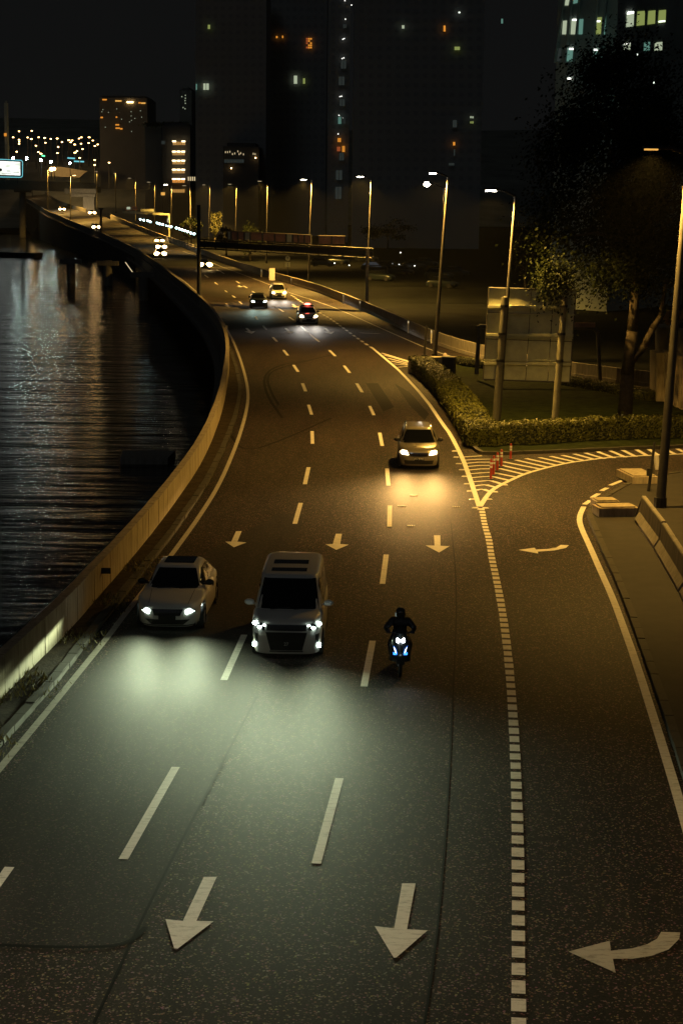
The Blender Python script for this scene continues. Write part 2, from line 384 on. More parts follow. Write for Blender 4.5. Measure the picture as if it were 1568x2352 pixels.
# right limit of asphalt by distance
lim = [Vector((16, -20, 0)), Vector((16, 33, 0))]
yend = KERB[-1].y
stations = [y for y in [(-15 + i * 1.5) for i in range(400)] if y < yend]
def right_limit(y):
    if y < 58: return x_at(KERB_RR, y) + .05 if y > KERB_RR[0].y else KERB_RR[0].x
    if y < 112: return max(60, x_at(BAR, y))
    return x_at(BAR, y) - .05
nR = 0
for y in stations:
    rd.v += [Vector((x_at(KERB, y) + .0, y, 0)), Vector((right_limit(y), y, 0))]
for i in range(len(stations) - 1): rd.f.append((2 * i, 2 * i + 1, 2 * i + 3, 2 * i + 2))
road = tag(rd.obj('road', 'asphalt'), kind='structure')

# far, climbing part of the carriageway
far_st = [((318, 585), (455, 580), 360), ((293, 569), (438, 575), 396), ((238, 545), (358, 546), 455), ((195, 528), (300, 521), 510), ((150, 508), (250, 500), 570), ((110, 491), (196, 487), 640), ((88, 477), (150, 473), 710), ((68, 464), (125, 462), 790), ((50, 452), (105, 447), 880), ((42, 436), (88, 431), 1000)]
FL = [AY(*a, Z) for a, b, Z in far_st]; FR = [AY(*b, Z) for a, b, Z in far_st]
for q in (FL[0], FR[0], FL[1], FR[1]): q.z = -.02
FLs = smooth_line(FL, 2); FRs = smooth_line(FR, 2)
fr = MB()
for a, b in zip(FLs, FRs): fr.v += [a, b]
for i in range(len(FLs) - 1): fr.f.append((2 * i, 2 * i + 1, 2 * i + 3, 2 * i + 2))
tag(fr.obj('climbing_road', 'new_asphalt'), kind='structure')

# smoother resurfaced patch in the near left lane and the dark seams
Z1, Z2 = .004, .008
def sheet(px, name, mat, z, parent=road):
    mb = MB(); mb.poly([G(x, y, z) for x, y in px]); return mb.obj(name, mat, parent)
sheet([(-400, 2150), (100, 2172), (290, 2172), (330, 2130), (470, 1830), (566, 1620), (617, 1470), (700, 1180), (640, 1180), (420, 1300), (300, 1440), (200, 1560), (20, 1790), (-400, 2290 - 140)], 'resurfaced_patch', 'new_asphalt', Z1)
def seam(px, w, mat='joint_seal', name='paving_joint', z=Z1 + .002):
    mb = MB(); ribbon(mb, smooth_line([G(x, y, z) for x, y in px], 2), w); return mb.obj(name, mat, road)
seam([(975, 2352), (1010, 2100), (1030, 1800), (1042, 1560), (1050, 1350), (1035, 1200)], .04)
seam([(-300, 2158), (90, 2176), (285, 2177), (335, 2130)], .10, z=Z1 + .004)
seam([(215, 2352), (350, 2060), (470, 1830), (590, 1600)], .05, z=Z1 + .004)
for px in ([(640, 930), (622, 900), (612, 870), (625, 850), (690, 832), (760, 815)], [(648, 960), (610, 905), (605, 860), (640, 838), (700, 828)], [(530, 1000), (560, 1040), (650, 1010), (760, 960)]):
    seam(px, .16, 'tyre_mark', 'skid_mark')
for px in ([(840, 880), (868, 880), (905, 935), (880, 945)], [(905, 880), (940, 900), (985, 950), (975, 965), (940, 930)]):
    sheet(px, 'dark_stain', 'tyre_mark', Z1)

# ---- lane markings, every mark a part of the road
def quad_mark(a, b, w, name='lane_dash', mat='road_paint', z=Z2):
    A = G(*a, z); B = G(*b, z); d = (B - A); d.z = 0; d.normalize(); s = Vector((-d.y, d.x, 0)) * (w / 2)
    mb = MB(); mb.poly([A - s, A + s, B + s, B - s]); return mb.obj(name, mat, road)
dashA = [((22, 1992), (-120, 2190)), ((403.6, 1762), (283, 1974)), ((561, 1458), (514, 1562)), ((648.9, 1267), (626, 1330)), ((690.5, 1155), (677, 1203)), ((708.5, 1073), (700, 1112)), ((716.5, 990), (717.5, 1019)), ((708.5, 929.4), (715.5, 952)), ((694.5, 880), (701.8, 898.6)), ((674, 837.7), (684.5, 853.6)), ((651, 803.5), (660.8, 816)), ((626.5, 773.8), (636, 784.3)), ((604, 747.6), (611.5, 756.6)), ((586.5, 726), (591.5, 734)), ((549.5, 692), (555.5, 698)), ((533, 678), (540, 683)), ((516.7, 666.7), (521.6, 670.6)), ((493, 648), (500, 653)), ((470, 631), (478, 637))]
dashB = [((779.4, 1787.6), (726, 1984)), ((855.5, 1471.8), (835.5, 1577)), ((886.6, 1273.8), (878, 1341)), ((895, 1160.7), (894, 1209.8)), ((888.5, 1076), (891.7, 1115)), ((871.8, 993.6), (877.5, 1024)), ((848.5, 932), (858.5, 953.4)), ((819, 880.3), (831.5, 900.7)), ((790, 839.4), (803, 856)), ((756, 804), (770, 817.6)), ((690, 748.4), (733, 785.3)), ((664, 727.7), (675, 735.2)), ((633, 704), (651, 715.5)), ((600, 683), (612, 691)), ((579, 668), (590, 675)), ((559, 656), (568, 661)), ((542, 645), (550, 650)), ((505, 622), (515, 628)), ((480, 609), (489, 614))]
for a, b in dashA + dashB: quad_mark(a, b, .17 if a[1] > 900 else .2)
for line, name, w_ in ((EDGE_L, 'edge_line', .17), (EDGE_R, 'edge_line', .16), (GORE, 'edge_line', .2), (RAMP_L, 'edge_line', .2), (EDGE_RR, 'edge_line', .2)):
    mb = MB(); ribbon(mb, line, w_, Z2 + (.002 if line is RAMP_L else 0)); mb.obj(name, 'worn_paint' if line is EDGE_L or line is EDGE_R else 'road_paint', road)
# dotted continuity lines
dotC = [(1105.5, 1168), (1113.6, 1211), (1122.8, 1238.6), (1127.5, 1276), (1135.8, 1313.6), (1144.3, 1354.5), (1151, 1392), (1157, 1429.5), (1168, 1520), (1176, 1620), (1182, 1720), (1186, 1830), (1188.5, 1930), (1189.6, 2078), (1190, 2240), (1191, 2400)]
def dotted(px, pitch, ln, w_):
    line = smooth_line([G(*p) for p in px], 1); pts = resample(line, pitch)
    for i in range(len(pts) - 1):
        d = (pts[i + 1] - pts[i]).normalized(); s = Vector((-d.y, d.x, 0)) * (w_ / 2 * R.uniform(.95, 1.05)); a = pts[i]; b = a + d * ln * R.uniform(.93, 1.04)
        mb = MB(); mb.poly([Vector((q.x, q.y, Z2)) for q in (a - s, a + s, b + s, b - s)]); mb.obj('dotted_mark', 'road_paint', road)
dotted(dotC, .62, .44, .215)
dotted([(856, 800), (839.7, 790), (800, 762), (760.6, 732.6), (727.6, 714.5), (694.7, 694.7), (665, 675)], 3.0, 1.7, .24)
def z5(x, y): return (1800 + x * .5938) / 1.7417, (1700 + y * .5938) / 1.7417
for a, b in (((897, 520), (950, 520)), ((948, 475), (1006, 475)), ((1010, 433), (1066, 433))): pass
for a, b in (((904, 535), (944, 507)), ((955, 489), (1000, 462)), ((1018, 443), (1058, 423)), ((1078, 406), (1163, 371))): quad_mark(z5(*a), z5(*b), .2, 'ramp_dash')
# chevrons of the nose
for i, (xl, yl, xm, ym, xr, yr) in enumerate([(80, 216, 120, 213, 213, 207), (88, 237, 180, 231, 330, 228), (97, 259, 190, 250, 290, 250), (108, 280, 200, 272, 290, 272), (118, 304, 200, 296, 285, 294), (128, 329, 210, 322, 285, 318), (140, 355, 220, 348, 278, 345), (150, 383, 220, 377, 272, 372), (162, 411, 200, 405, 240, 402), (175, 440, 195, 434, 222, 432)]):
    mb = MB(); ribbon(mb, [G(*z5(xl, yl), Z2), G(*z5(xm, ym), Z2), G(*z5(xr, yr), Z2)], .16); mb.obj('chevron_bar', 'road_paint', road)
for a, b in (((222, 432), (268, 448)), ((240, 402), (306, 420)), ((272, 374), (350, 398)), ((278, 345), (400, 374)), ((300, 322), (440, 350)), ((330, 292), (490, 330)), ((330, 268), (535, 312)), ((355, 247), (600, 295)), ((440, 235), (655, 284)), ((510, 225), (715, 270)), ((600, 218), (775, 258)), ((675, 210), (840, 248)), ((755, 203), (905, 240)), ((835, 194), (975, 233)), ((910, 188), (1040, 227)), ((992, 179), (1105, 222)), ((1075, 172), (1180, 217)), ((1158, 167), (1250, 213)), ((1250, 163), (1330, 208)), ((1335, 161), (1400, 203)), ((1440, 160), (1520, 198)), ((1530, 160), (1600, 195))):
    quad_mark(z5(*a), z5(*b), .22, 'chevron_bar')
for i, (x1, y1, x2, y2) in enumerate([(590, 2120, 870, 2205), (620, 2140, 900, 2222), (655, 2175, 895, 2235), (690, 2205, 890, 2245), (720, 2235, 885, 2250), (755, 2270, 885, 2258)]):
    c4 = lambda x, y: (746.4 + x * .2197, 344.5 + y * .2197)
    quad_mark(c4(x1, y1), c4(x2, y2), .2, 'chevron_bar')
def poly_mark(px, name='direction_arrow', mat='road_paint', z=Z2):
    mb = MB(); pts = [G(x, y, z) for x, y in px]; n = len(pts); mb.v = pts
    mb.f = [tuple(range(n))]
    o = mb.obj(name, mat, road); return o
poly_mark([(468, 2014.7), (498, 2014.7), (451, 2116), (490.6, 2117), (408, 2179.7), (400, 2179), (380, 2112), (420, 2116)])
poly_mark([(923, 2029.6), (954, 2029.6), (934.4, 2135), (981.7, 2137.8), (910, 2200), (904, 2201), (860, 2128), (904.7, 2133)])
c8 = lambda x, y: (803.8 + x * .4874, 1665 + y * .4874)
poly_mark([c8(*p) for p in [(1465, 977), (1555, 980), (1550, 1010), (1500, 1060), (1420, 1090), (1330, 1104), (1237, 1104), (1251, 1170), (1028, 1070), (1222, 1019), (1228, 1066), (1330, 1055), (1400, 1035), (1445, 1010)]], mat='worn_paint')
poly_mark([z5(*p) for p in [(745, 808), (800, 810), (780, 828), (700, 846), (590, 853), (592, 866), (460, 842), (568, 827), (578, 839), (650, 836), (715, 826)]])
poly_mark([(996, 1229.4), (1010.7, 1229.4), (1011, 1253.5), (1031.8, 1254.7), (1008, 1269), (977, 1252.8), (997.6, 1253)])
poly_mark([(771, 1226), (785, 1226), (781, 1249.5), (801, 1251), (772, 1263), (747, 1250), (764, 1249.5)])
poly_mark([(542, 1220), (555, 1220), (545, 1244), (566, 1246), (537, 1257), (517, 1244), (531, 1244)])
poly_mark([(-60, 2130), (-30, 2130), (-60, 2200), (-120, 2200)])
def tmpl_arrow(x, y, x2, y2, w_=.75):
    A = G(x, y, Z2); B = G(x2, y2, Z2); d = (B - A); L = d.length; d.normalize(); s = Vector((-d.y, d.x, 0))
    m_ = A + d * (L * .62); mb = MB()
    mb.v = [A - s * .12, A + s * .12, m_ + s * .12, m_ + s * w_ / 2, B, m_ - s * w_ / 2, m_ - s * .12]; mb.f = [tuple(range(7))]
    mb.obj('direction_arrow', 'road_paint', road)
for a in ((566, 753, 578, 766), (656, 753, 668, 766), (746, 753, 761, 767), (519, 697, 527, 705), (672, 698, 682, 707)): tmpl_arrow(*a, .95)
for a in ((548, 655, 553, 659), (498, 619, 503, 622.5)): tmpl_arrow(*a, .9)
quad_mark((826, 764), (872, 766), .3, 'direction_arrow', 'worn_paint')

# ------------------------------------------------------------------ left verge, kerb, parapet
vg = MB(); n = 0
kk = resample(KERB, 1.5)
for p in kk:
    # nearest parapet point sideways
    q = min(PAR, key=lambda t: (t - p).length_squared)
    vg.v += [Vector((p.x, p.y, .12)), Vector((q.x, q.y, .12))]
for i in range(len(kk) - 1): vg.f.append((2 * i, 2 * i + 1, 2 * i + 3, 2 * i + 2))
tag(vg.obj('verge', 'verge'), kind='structure')
kerbroot = thing('kerb', 'low weathered concrete kerb between left verge and fast lane line', 'kerb', KERB[2])
ks = [p for p in resample(KERB, .9) if p.y > 20]
for i in range(min(len(ks) - 1, 290)):
    a, b = ks[i], ks[i + 1]; d = (b - a).normalized(); rz = math.atan2(d.y, d.x); h = .15 + R.uniform(-.015, .012)
    c = (a + b) / 2 + Vector((d.y, -d.x, 0)) * (-.12 + R.uniform(-.012, .012))
    mb = MB(); mb.box(Vector((c.x, c.y, h / 2)), ((b - a).length - .025, .22, h), rz); wpart(mb, 'kerb_stone', 'kerb_concrete', kerbroot)
def build_parapet():
    root = thing('parapet', 'long concrete parapet wall with panel joints curving along the river side', 'wall', PAR[4])
    pts = [p for p in resample(PAR, 1.22)]
    vis = [i for i in range(len(pts) - 1) if 30 < pts[i].y < 190]
    vis = vis[:290]; rest0 = vis[-1] + 1
    for i in vis:
        a, b = pts[i].copy(), pts[i + 1].copy(); d = (b - a).normalized(); g = d * .022; o = R.uniform(-.008, .008)
        mb = MB(); strip_prism(mb, [a + g, b - g], -.26 + o, 0 + o, .1, 1.06); wpart(mb, 'wall_panel', 'concrete_warm', root)
    mb = MB(); strip_prism(mb, pts[vis[0]:rest0 + 1], -.25, -.035, -.1, 1.045); wpart(mb, 'wall_core', 'gap_dark', root)
    mb = MB(); strip_prism(mb, pts[rest0:], -.26, 0, .0, 1.06)
    wpart(mb, 'wall_run', 'concrete_dark', root)
    if vis[0] > 0: mb = MB(); strip_prism(mb, pts[:vis[0] + 1], -.26, 0, .0, 1.06); wpart(mb, 'wall_run', 'concrete_warm', root)
    return root
build_parapet()
vd = MB(); far_edge = [p.copy() for p in PAR]
strip_prism(vd, far_edge, -.55, -.262, -1.5, .1); strip_prism(vd, far_edge, -1.05, -.56, -1.75, -1.35)
tag(vd.obj('viaduct_edge_beam', 'concrete_dark'), 'grey concrete edge beam of the viaduct above the dark water', 'viaduct edge')
vd = MB(); strip_prism(vd, far_edge, 3, 3.6, -5.2, -.2); tag(vd.obj('quay_wall', 'gap_dark'), 'dark retaining wall under the viaduct edge', 'retaining wall')
# far parapet + deck side
fp = MB(); strip_prism(fp, FLs, -.3, 0, -.6, 1.1); strip_prism(fp, FLs, -.6, -.31, -2.6, -.4)
tag(fp.obj('far_parapet', 'concrete_dark'), 'dark parapet of the road climbing towards the overpass', 'wall')
for i, (x, y0, y1, wd) in enumerate([(163, 592, 650, 1.6), (248, 592, 655, 1.6), (93, 522, 545, 2), (330, 628, 690, 1.6)]):
    a = G(x, y1, -5); mb = MB(); mb.tube(a, a + Vector((0, 0, 4.6)), wd / 2, wd / 2, 14); mb.box(a + Vector((0, 0, 4.1)), (4, 1.6, .8))
    tag(mb.obj('viaduct_pier', 'concrete_dark', origin=a), ['round grey pier in the water left of the curve, nearest the lit ripples', 'round grey pier in the water below the thin light strip', 'stout pier under the climbing road beside the overpass column', 'pier hidden in shade right below the climbing road'][i], 'pier', 'viaduct piers')
a = AY(288, 602, 330); b = AY(310.5, 633, 300); mb = MB(); mb.tube(a, b, .07, .07, 6); tag(mb.obj('light_strip', 'lamp_dim', origin=a), 'thin pale slanting light strip on the dark viaduct side', 'light strip')
mb = MB(); pa = G(282, 1034, -4.6); pb = G(402, 1034, -4.6); pc = G(385, 1052, -4.6); pd = G(276, 1052, -4.6)
mb.poly([pa, pb, pc, pd] + [q - Vector((0, 0, .6)) for q in (pa, pb, pc, pd)], [(0, 1, 2, 3), (7, 6, 5, 4), (0, 4, 5, 1), (1, 5, 6, 2), (2, 6, 7, 3), (3, 7, 4, 0)])
tag(mb.obj('landing_ledge', 'concrete', origin=pa), 'flat concrete ledge just above the dark water', 'ledge')
mb = MB(); a = G(-120, 580, -4.4); b = G(88, 586, -4.4); d = (b - a).normalized()
mb.box((a + b) / 2, ((b - a).length, 4, 1.2), math.atan2(d.y, d.x)); tag(mb.obj('low_footbridge', 'gap_dark', origin=a), 'low dark footbridge crossing the river at far left', 'footbridge')

# grass tufts on the near verge
gr = MB()
def px_lerp(a, b, t): return a + (b - a) * t
for i in range(26000):
    k = R.randrange(0, len(kk) - 1); p = kk[k]
    if not 28 < p.y < 56: continue
    q = min(PAR, key=lambda t: (t - p).length_squared); t = R.uniform(.22, .97); c = p.lerp(q, t) + Vector((R.uniform(-.7, .7), R.uniform(-.7, .7), 0))
    if (math.sin(c.x * 2.1) + math.sin(c.y * 1.3 + c.x)) < -.5: continue
    h = R.uniform(.05, .16); a = R.uniform(0, 6.28); l = Vector((R.uniform(-.08, .08), R.uniform(-.08, .08), h)); s = Vector((math.cos(a), math.sin(a), 0)) * .02
    gr.poly([c + Vector((0, 0, .12)) - s, c + Vector((0, 0, .12)) + s, c + Vector((0, 0, .12)) + l])
tag(gr.obj('verge_grass', 'grass'), 'dry tufts of grass between the parapet and kerb', 'grass', kind='stuff')

# ------------------------------------------------------------------ right barrier of the main road
root = thing('roadside_barrier', 'long concrete barrier along the far right edge of the motorway', 'barrier', BAR[6])
bp_ = resample([Vector(p) for p in BAR], 4.0)
for i in range(min(len(bp_) - 1, 200)):
    a, b = bp_[i], bp_[i + 1]; d = (b - a).normalized(); mb = MB(); g = d * .02
    strip_prism(mb, [a + g, b - g], -.05, .32, 0, .25); strip_prism(mb, [a + g, b - g], .04, .26, .25, .98 + R.uniform(-.015, .015)); wpart(mb, 'barrier_segment', 'concrete', root)
mb = MB(); strip_prism(mb, smooth_line([FR[1] + Vector((.5, 0, 0)), FR[2] + Vector((.5, 0, 0)), FR[3] + Vector((.5, 0, 0)), FR[4] + Vector((.5, 0, 0))], 2), 0, .3, -.5, 1.1); wpart(mb, 'barrier_run', 'concrete', root)
mb = MB(); strip_prism(mb, smooth_line([FR[5], FR[6], FR[7], FR[8], FR[9]], 2), .3, .6, -1, 1.1); tag(mb.obj('far_barrier', 'concrete', origin=FR[5]), 'concrete barrier curving with the road under the overpass', 'barrier')
c4 = lambda x, y: (746.4 + x * .2197, 344.5 + y * .2197)
dl = [(c4(190, 1585), 'between the gantry and the police car'), (c4(363, 1660), 'just left of the gantry post'), (c4(867, 1885), 'midway along the barrier beyond the slip road'), (c4(1108, 1995), 'beside the tall lamp post at the hedge tip'), ((668.5, 652), 'behind the white van'), ((600, 630), 'left of the white cabinet')]
dproto = None
for (x, y), wh in dl:
    g_ = G(x, y + 6); 
    r_ = thing('delineator_post', 'small white reflector post ' + wh, 'delineator', g_, 0, 'white reflector posts along the barrier')
    mb = MB(); mb.box((0, 0, .55), (.1, .05, 1.1)); mb.obj('post', 'white_plastic', r_); mb = MB(); mb.box((0, -.031, .95), (.08, .01, .16)); mb.obj('reflector', 'lamp_dim', r_)  # reflector faces glow by themselves to look lit

# ------------------------------------------------------------------ island: kerb, hedges, lawn
isl_px = [(947, 852), (965, 868), (1001.5, 897), (1030, 930), (1055, 974), (1075, 1010), (1096, 1041), (1110, 1045), (1200, 1043), (1320, 1038), (1430, 1033), (1568, 1028), (1700, 1024)]
isl = smooth_line([G(*p) for p in isl_px], 1)
back_px = [(1700, 960), (1500, 915), (1414, 897), (1283, 872), (1200, 860), (1095, 848), (1040, 838), (975, 834), (950, 845)]
islb = smooth_line([G(*p) for p in back_px], 1)
mb = MB(); ring = isl + islb; mb.v = [Vector((p.x, p.y, .1)) for p in ring]; mb.f = [tuple(range(len(ring)))]
tag(mb.obj('lawn', 'lawn'), kind='structure')
root = thing('island_kerb', 'worn concrete kerb round the hedge island nose', 'kerb', isl[8])
ks = resample(isl, 1.0)
for i in range(min(len(ks) - 1, 160)):
    a, b = ks[i], ks[i + 1]; d = (b - a).normalized(); mb = MB(); mb.box(((a.x + b.x) / 2, (a.y + b.y) / 2, .07), ((b - a).length - .03, .2, .15 + R.uniform(-.01, .01)), math.atan2(d.y, d.x)); wpart(mb, 'kerb_stone', 'kerb_concrete', root)
def hedge(path, width, h, label, nleaf, step=.5):
    pts = resample(path, step); root = thing('hedge', label, 'hedge', pts[0])
    core = MB(); hs = [h * R.uniform(.9, 1.04) for _ in pts]; ws = [width * R.uniform(.9, 1.05) for _ in pts]
    prof = lambda w_, h_: [(-w_ / 2, 0), (-w_ / 2 - .03, h_ * .5), (-w_ / 2 + .05, h_ * .93), (0, h_), (w_ / 2 - .05, h_ * .93), (w_ / 2 + .03, h_ * .5), (w_ / 2, 0)]
    n = 0
    for i, p in enumerate(pts):
        s = side_of(pts, i)
        for o, z in prof(ws[i], hs[i]): core.v.append(Vector((p.x + s.x * o, p.y + s.y * o, .1 + z)))
    for i in range(len(pts) - 1):
        for k in range(6): core.f.append((7 * i + k, 7 * i + k + 1, 7 * i + 8 + k, 7 * i + 7 + k))
    core.f += [tuple(range(7)), tuple(reversed(range(7 * (len(pts) - 1), 7 * len(pts))))]
    wpart(core, 'hedge_body', 'hedge_core', root)
    lf = MB(); per = 2 * h + width
    for _ in range(nleaf):
        i = R.randrange(0, len(pts) - 1); t = R.random(); p = pts[i].lerp(pts[i + 1], t); s = side_of(pts, i); u = R.random() * per
        if u < h: o, z, nrm = -ws[i] / 2, u, -s
        elif u < h + width: o, z, nrm = -ws[i] / 2 + (u - h) / width * ws[i], hs[i], Vector((0, 0, 1))
        else: o, z, nrm = ws[i] / 2, u - h - width, s
        c = Vector((p.x + s.x * o, p.y + s.y * o, .1 + z)) + nrm * R.uniform(-.02, .09) + Vector((0, 0, R.gauss(0, .02)))
        if R.random() < .03: c += Vector((0, 0, R.uniform(0, .12)))
        a = (nrm + Vector((R.uniform(-1, 1), R.uniform(-1, 1), R.uniform(-.6, 1)))).normalized(); t1 = a.orthogonal().normalized(); t2 = a.cross(t1); q = R.uniform(.035, .075)
        lf.poly([c - t1 * q, c + t2 * q * .6, c + t1 * q, c - t2 * q * .6])
    for e_ in (0, len(pts) - 1):
        for _ in range(500):
            s = side_of(pts, e_); c = pts[e_] + s * R.uniform(-width / 2, width / 2) + Vector((0, 0, .1 + R.uniform(0, h))); t2 = Vector((R.gauss(0, 1), R.gauss(0, 1), R.gauss(0, 1))).normalized(); t1 = t2.orthogonal().normalized(); q = .06
            fw_ = (pts[e_] - pts[1 if e_ == 0 else e_ - 1]).normalized(); c += fw_ * R.uniform(0, .08); lf.poly([c - t1 * q, c + t2 * q * .6, c + t1 * q, c - t2 * q * .6])
    o = wpart(lf, 'leaves', 'leaf_hedge', root); o['kind'] = 'stuff'
    return root
hedge(smooth_line([G(*p) for p in [(962, 850), (985, 868), (1020, 900), (1052, 940), (1082, 985), (1110, 1032)]], 2), 1.5, .85, 'clipped yellow green hedge running from the island nose to its corner', 17000)
hedge(smooth_line([G(*p) for p in [(1102, 1022), (1200, 1022), (1290, 1015), (1400, 1009), (1568, 1006), (1700, 1004)]], 2), 1.15, .95, 'dark clipped hedge along the slip road below the big sign', 17000)
hedge(smooth_line([G(*p) for p in [(1045, 838), (1095, 846), (1200, 863), (1283, 884), (1414, 906), (1500, 925)]], 2), .8, .5, 'low far hedge behind the lawn beside the tree', 5000)
# yellow block at hedge tip
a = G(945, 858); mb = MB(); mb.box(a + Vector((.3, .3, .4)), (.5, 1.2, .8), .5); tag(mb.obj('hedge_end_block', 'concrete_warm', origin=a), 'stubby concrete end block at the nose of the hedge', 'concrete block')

# ------------------------------------------------------------------ right footway, kerb, jersey barriers
mb = MB(); kr = resample(KERB_RR, 1.2)
kr_s = [p for p in kr]
for p in kr_s: mb.v += [Vector((p.x, p.y, .12)), Vector((max(p.x + 1, 45), p.y, .12))]
for i in range(len(kr_s) - 1):
    if kr_s[i + 1].y > kr_s[i].y: mb.f.append((2 * i, 2 * i + 1, 2 * i + 3, 2 * i + 2))
fw = tag(mb.obj('footway', 'pavement'), kind='structure')
root = thing('footway_kerb', 'rough kerb edging the footway beside the slip road', 'kerb', KERB_RR[8])
for i in range(min(len(kr_s) - 1, 100)):
    a, b = kr_s[i], kr_s[i + 1]; d = (b - a).normalized(); mb = MB(); mb.box(((a.x + b.x) / 2 , (a.y + b.y) / 2, .07), ((b - a).length - .04, .2, .16 + R.uniform(-.02, .02)), math.atan2(d.y, d.x) + R.uniform(-.015, .015)); wpart(mb, 'kerb_stone', 'kerb_concrete', root)
def jersey(a, b, label):
    a = G(*a, .12); b = G(*b, .12); d = (b - a).normalized(); rz = math.atan2(d.y, d.x); root = thing('concrete_barrier', label, 'barrier', a, 0, 'precast barriers on the footway')
    L = (b - a).length; s = Vector((d.y, -d.x, 0))
    prof = [(-.3, 0), (-.3, .12), (-.14, .38), (-.09, .92), (-.06, .96), (.06, .96), (.09, .92), (.14, .38), (.3, .12), (.3, 0)]
    mb = MB(); n = len(prof)
    for t in (0, L):
        for o, z in prof: mb.v.append(a + d * t + s * o + Vector((0, 0, z)))
    for k in range(n): mb.f.append((k, (k + 1) % n, n + (k + 1) % n, n + k))
    mb.f += [tuple(reversed(range(n))), tuple(range(n, 2 * n))]
    wpart(mb, 'barrier_body', 'concrete', root)
    mb = MB()
    for t in (.3, .7): mb.box(a + d * L * t + s * -.1 + Vector((0, 0, .55)), (.05, .09, .7), rz)
    wpart(mb, 'rib', 'concrete_dark', root)
jersey((1476, 1199), (1521, 1262), 'precast concrete barrier standing just below the near lamp post')
jersey((1523, 1266), (1580, 1362), 'precast concrete barrier at the right edge of the photo, nearest the viewer')
jersey((1583, 1368), (1660, 1520), 'precast concrete barrier past the right edge of the photo')
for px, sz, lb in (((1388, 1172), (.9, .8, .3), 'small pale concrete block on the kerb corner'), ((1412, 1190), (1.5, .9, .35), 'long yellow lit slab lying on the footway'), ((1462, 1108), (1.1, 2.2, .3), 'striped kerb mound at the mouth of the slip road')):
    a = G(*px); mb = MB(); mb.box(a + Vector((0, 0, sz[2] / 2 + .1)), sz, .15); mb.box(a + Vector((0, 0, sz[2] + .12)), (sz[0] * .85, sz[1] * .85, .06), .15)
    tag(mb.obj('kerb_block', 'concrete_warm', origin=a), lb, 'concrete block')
a = G(1458, 1188, .12); mb = MB(); mb.tube(a, AY(1472, 1150, a.y), .03, .03, 6); tag(mb.obj('prop_rod', 'galvanised', origin=a), 'thin slanting rod leaning on the end of the first barrier', 'rod')

# ------------------------------------------------------------------ lamp posts
LAMPCOL = (1.0, .55, .10)
def lamp_post(base, top, head, label, power, head_mat='lamp_white', r=.11, blight=True, hs=1.0, size=150, blend_=.45, group='street lamps along the motorway', real=True):
    root = thing('street_lamp', label, 'street lamp', base, 0, group)
    mb = MB(); b0 = Vector(base); t0 = Vector(top); mb.tube(b0, t0, r, r * .5, 14, False); wpart(mb, 'pole', 'galvanised', root, True)
    mb = MB(); mb.box(b0 + Vector((0, 0, .03)), (.5, .5, .06)); mb.tube(b0, b0 + Vector((0, 0, .5)), r * 1.35, r * 1.3, 10); wpart(mb, 'base_flange', 'dark_steel', root)
    h = Vector(head); d = (h - t0); mb = MB(); mid = t0.lerp(h, .5) + Vector((0, 0, .12)); mb.path([t0, mid, h], [r * .5, r * .4, r * .35], 6); wpart(mb, 'arm', 'dark_steel', root)
    hd = Vector((d.x, d.y, 0)).normalized() if Vector((d.x, d.y, 0)).length > .01 else Vector((-1, 0, 0)); rz = math.atan2(hd.y, hd.x)
    mb = MB(); mb.box(h + Vector((0, 0, .05)), (.62 * hs, .3 * hs, .09 * hs), rz); mb.box(h - hd * .25 * hs + Vector((0, 0, .09)), (.3 * hs, .22 * hs, .1 * hs), rz); wpart(mb, 'lamp_head', 'dark_steel', root)
    mb = MB(); mb.box(h + Vector((0, 0, -.015 * hs)), (.46 * hs, .24 * hs, .08 * hs), rz); wpart(mb, 'lens', head_mat, root)
    if power: light('SPOT', 'lamp_light', h - root.location + Vector((0, 0, -.12 * hs)), power * 3.3, LAMPCOL, root, size, blend_, .15)
    return root
def base_at(x, y): return G(x, y)
LP = [  # top px, base px, lamp px, power, label, mat, radius
 ((1581, 352), (1515, 1172), (1495, 341), 3800, 'nearest tall dark lamp post standing behind the footway barriers at right', 'lamp_orange_dim', .19),
 ((1183, 450), (1141, 997), (1127, 436.5), 3900, 'tall lamp post in front of the back of the big sign', 'lamp_white', .13),
 ((1028.5, 406), (997, 828), (993.5, 397), 6000, 'tall lamp post at the tip of the hedge beside the cabinet', 'lamp_white', .16),
 ((1020, 431), (1006, 716), (980, 422), 7000, 'lamp post with the brightest glowing lamp, behind the far barrier', 'lamp_white', .12),
 ((852, 413), (842, 694), (827, 404.5), 8000, 'lamp post rising beside the right gantry post', 'lamp_white', .13),
 ((716, 414), (708, 655), (697, 411.5), 8000, 'lamp post rising behind the gap between the gantry signs', 'lamp_white', .14),
 ((614.8, 422), (611.5, 604), (596, 415), 9000, 'lamp post behind the barrier above the left half of the gantry', 'lamp_dim', .14),
 ((543.4, 425.5), (540.5, 576), (527.5, 422), 10000, 'lamp post behind the barrier just left of the gantry signs', 'lamp_dim', .15),
 ((482, 427), (480, 560), (468, 423.5), 10000, 'lamp post among the trees right of the lit stair tower', 'lamp_dim', .16)]
for tp, bs, hd, pw, lb, mt_, rr in LP:
    b = G(*bs); t = AY(*tp, b.y); h = AY(*hd, b.y - .2)
    lamp_post(b, t, h, lb, pw * (1 if b.y < 150 else 1.7), mt_, rr, hs=1.0 if b.y < 150 else 1.4, size=142 if b.y < 260 else 140)
far_lp = [((437, 428), 450, 9000), ((394, 426), 490, 12000), ((355.5, 420), 530, 12000), ((311.5, 411), 575, 14000), ((265.3, 400), 620, 14000), ((222.5, 396), 660, 14000)]
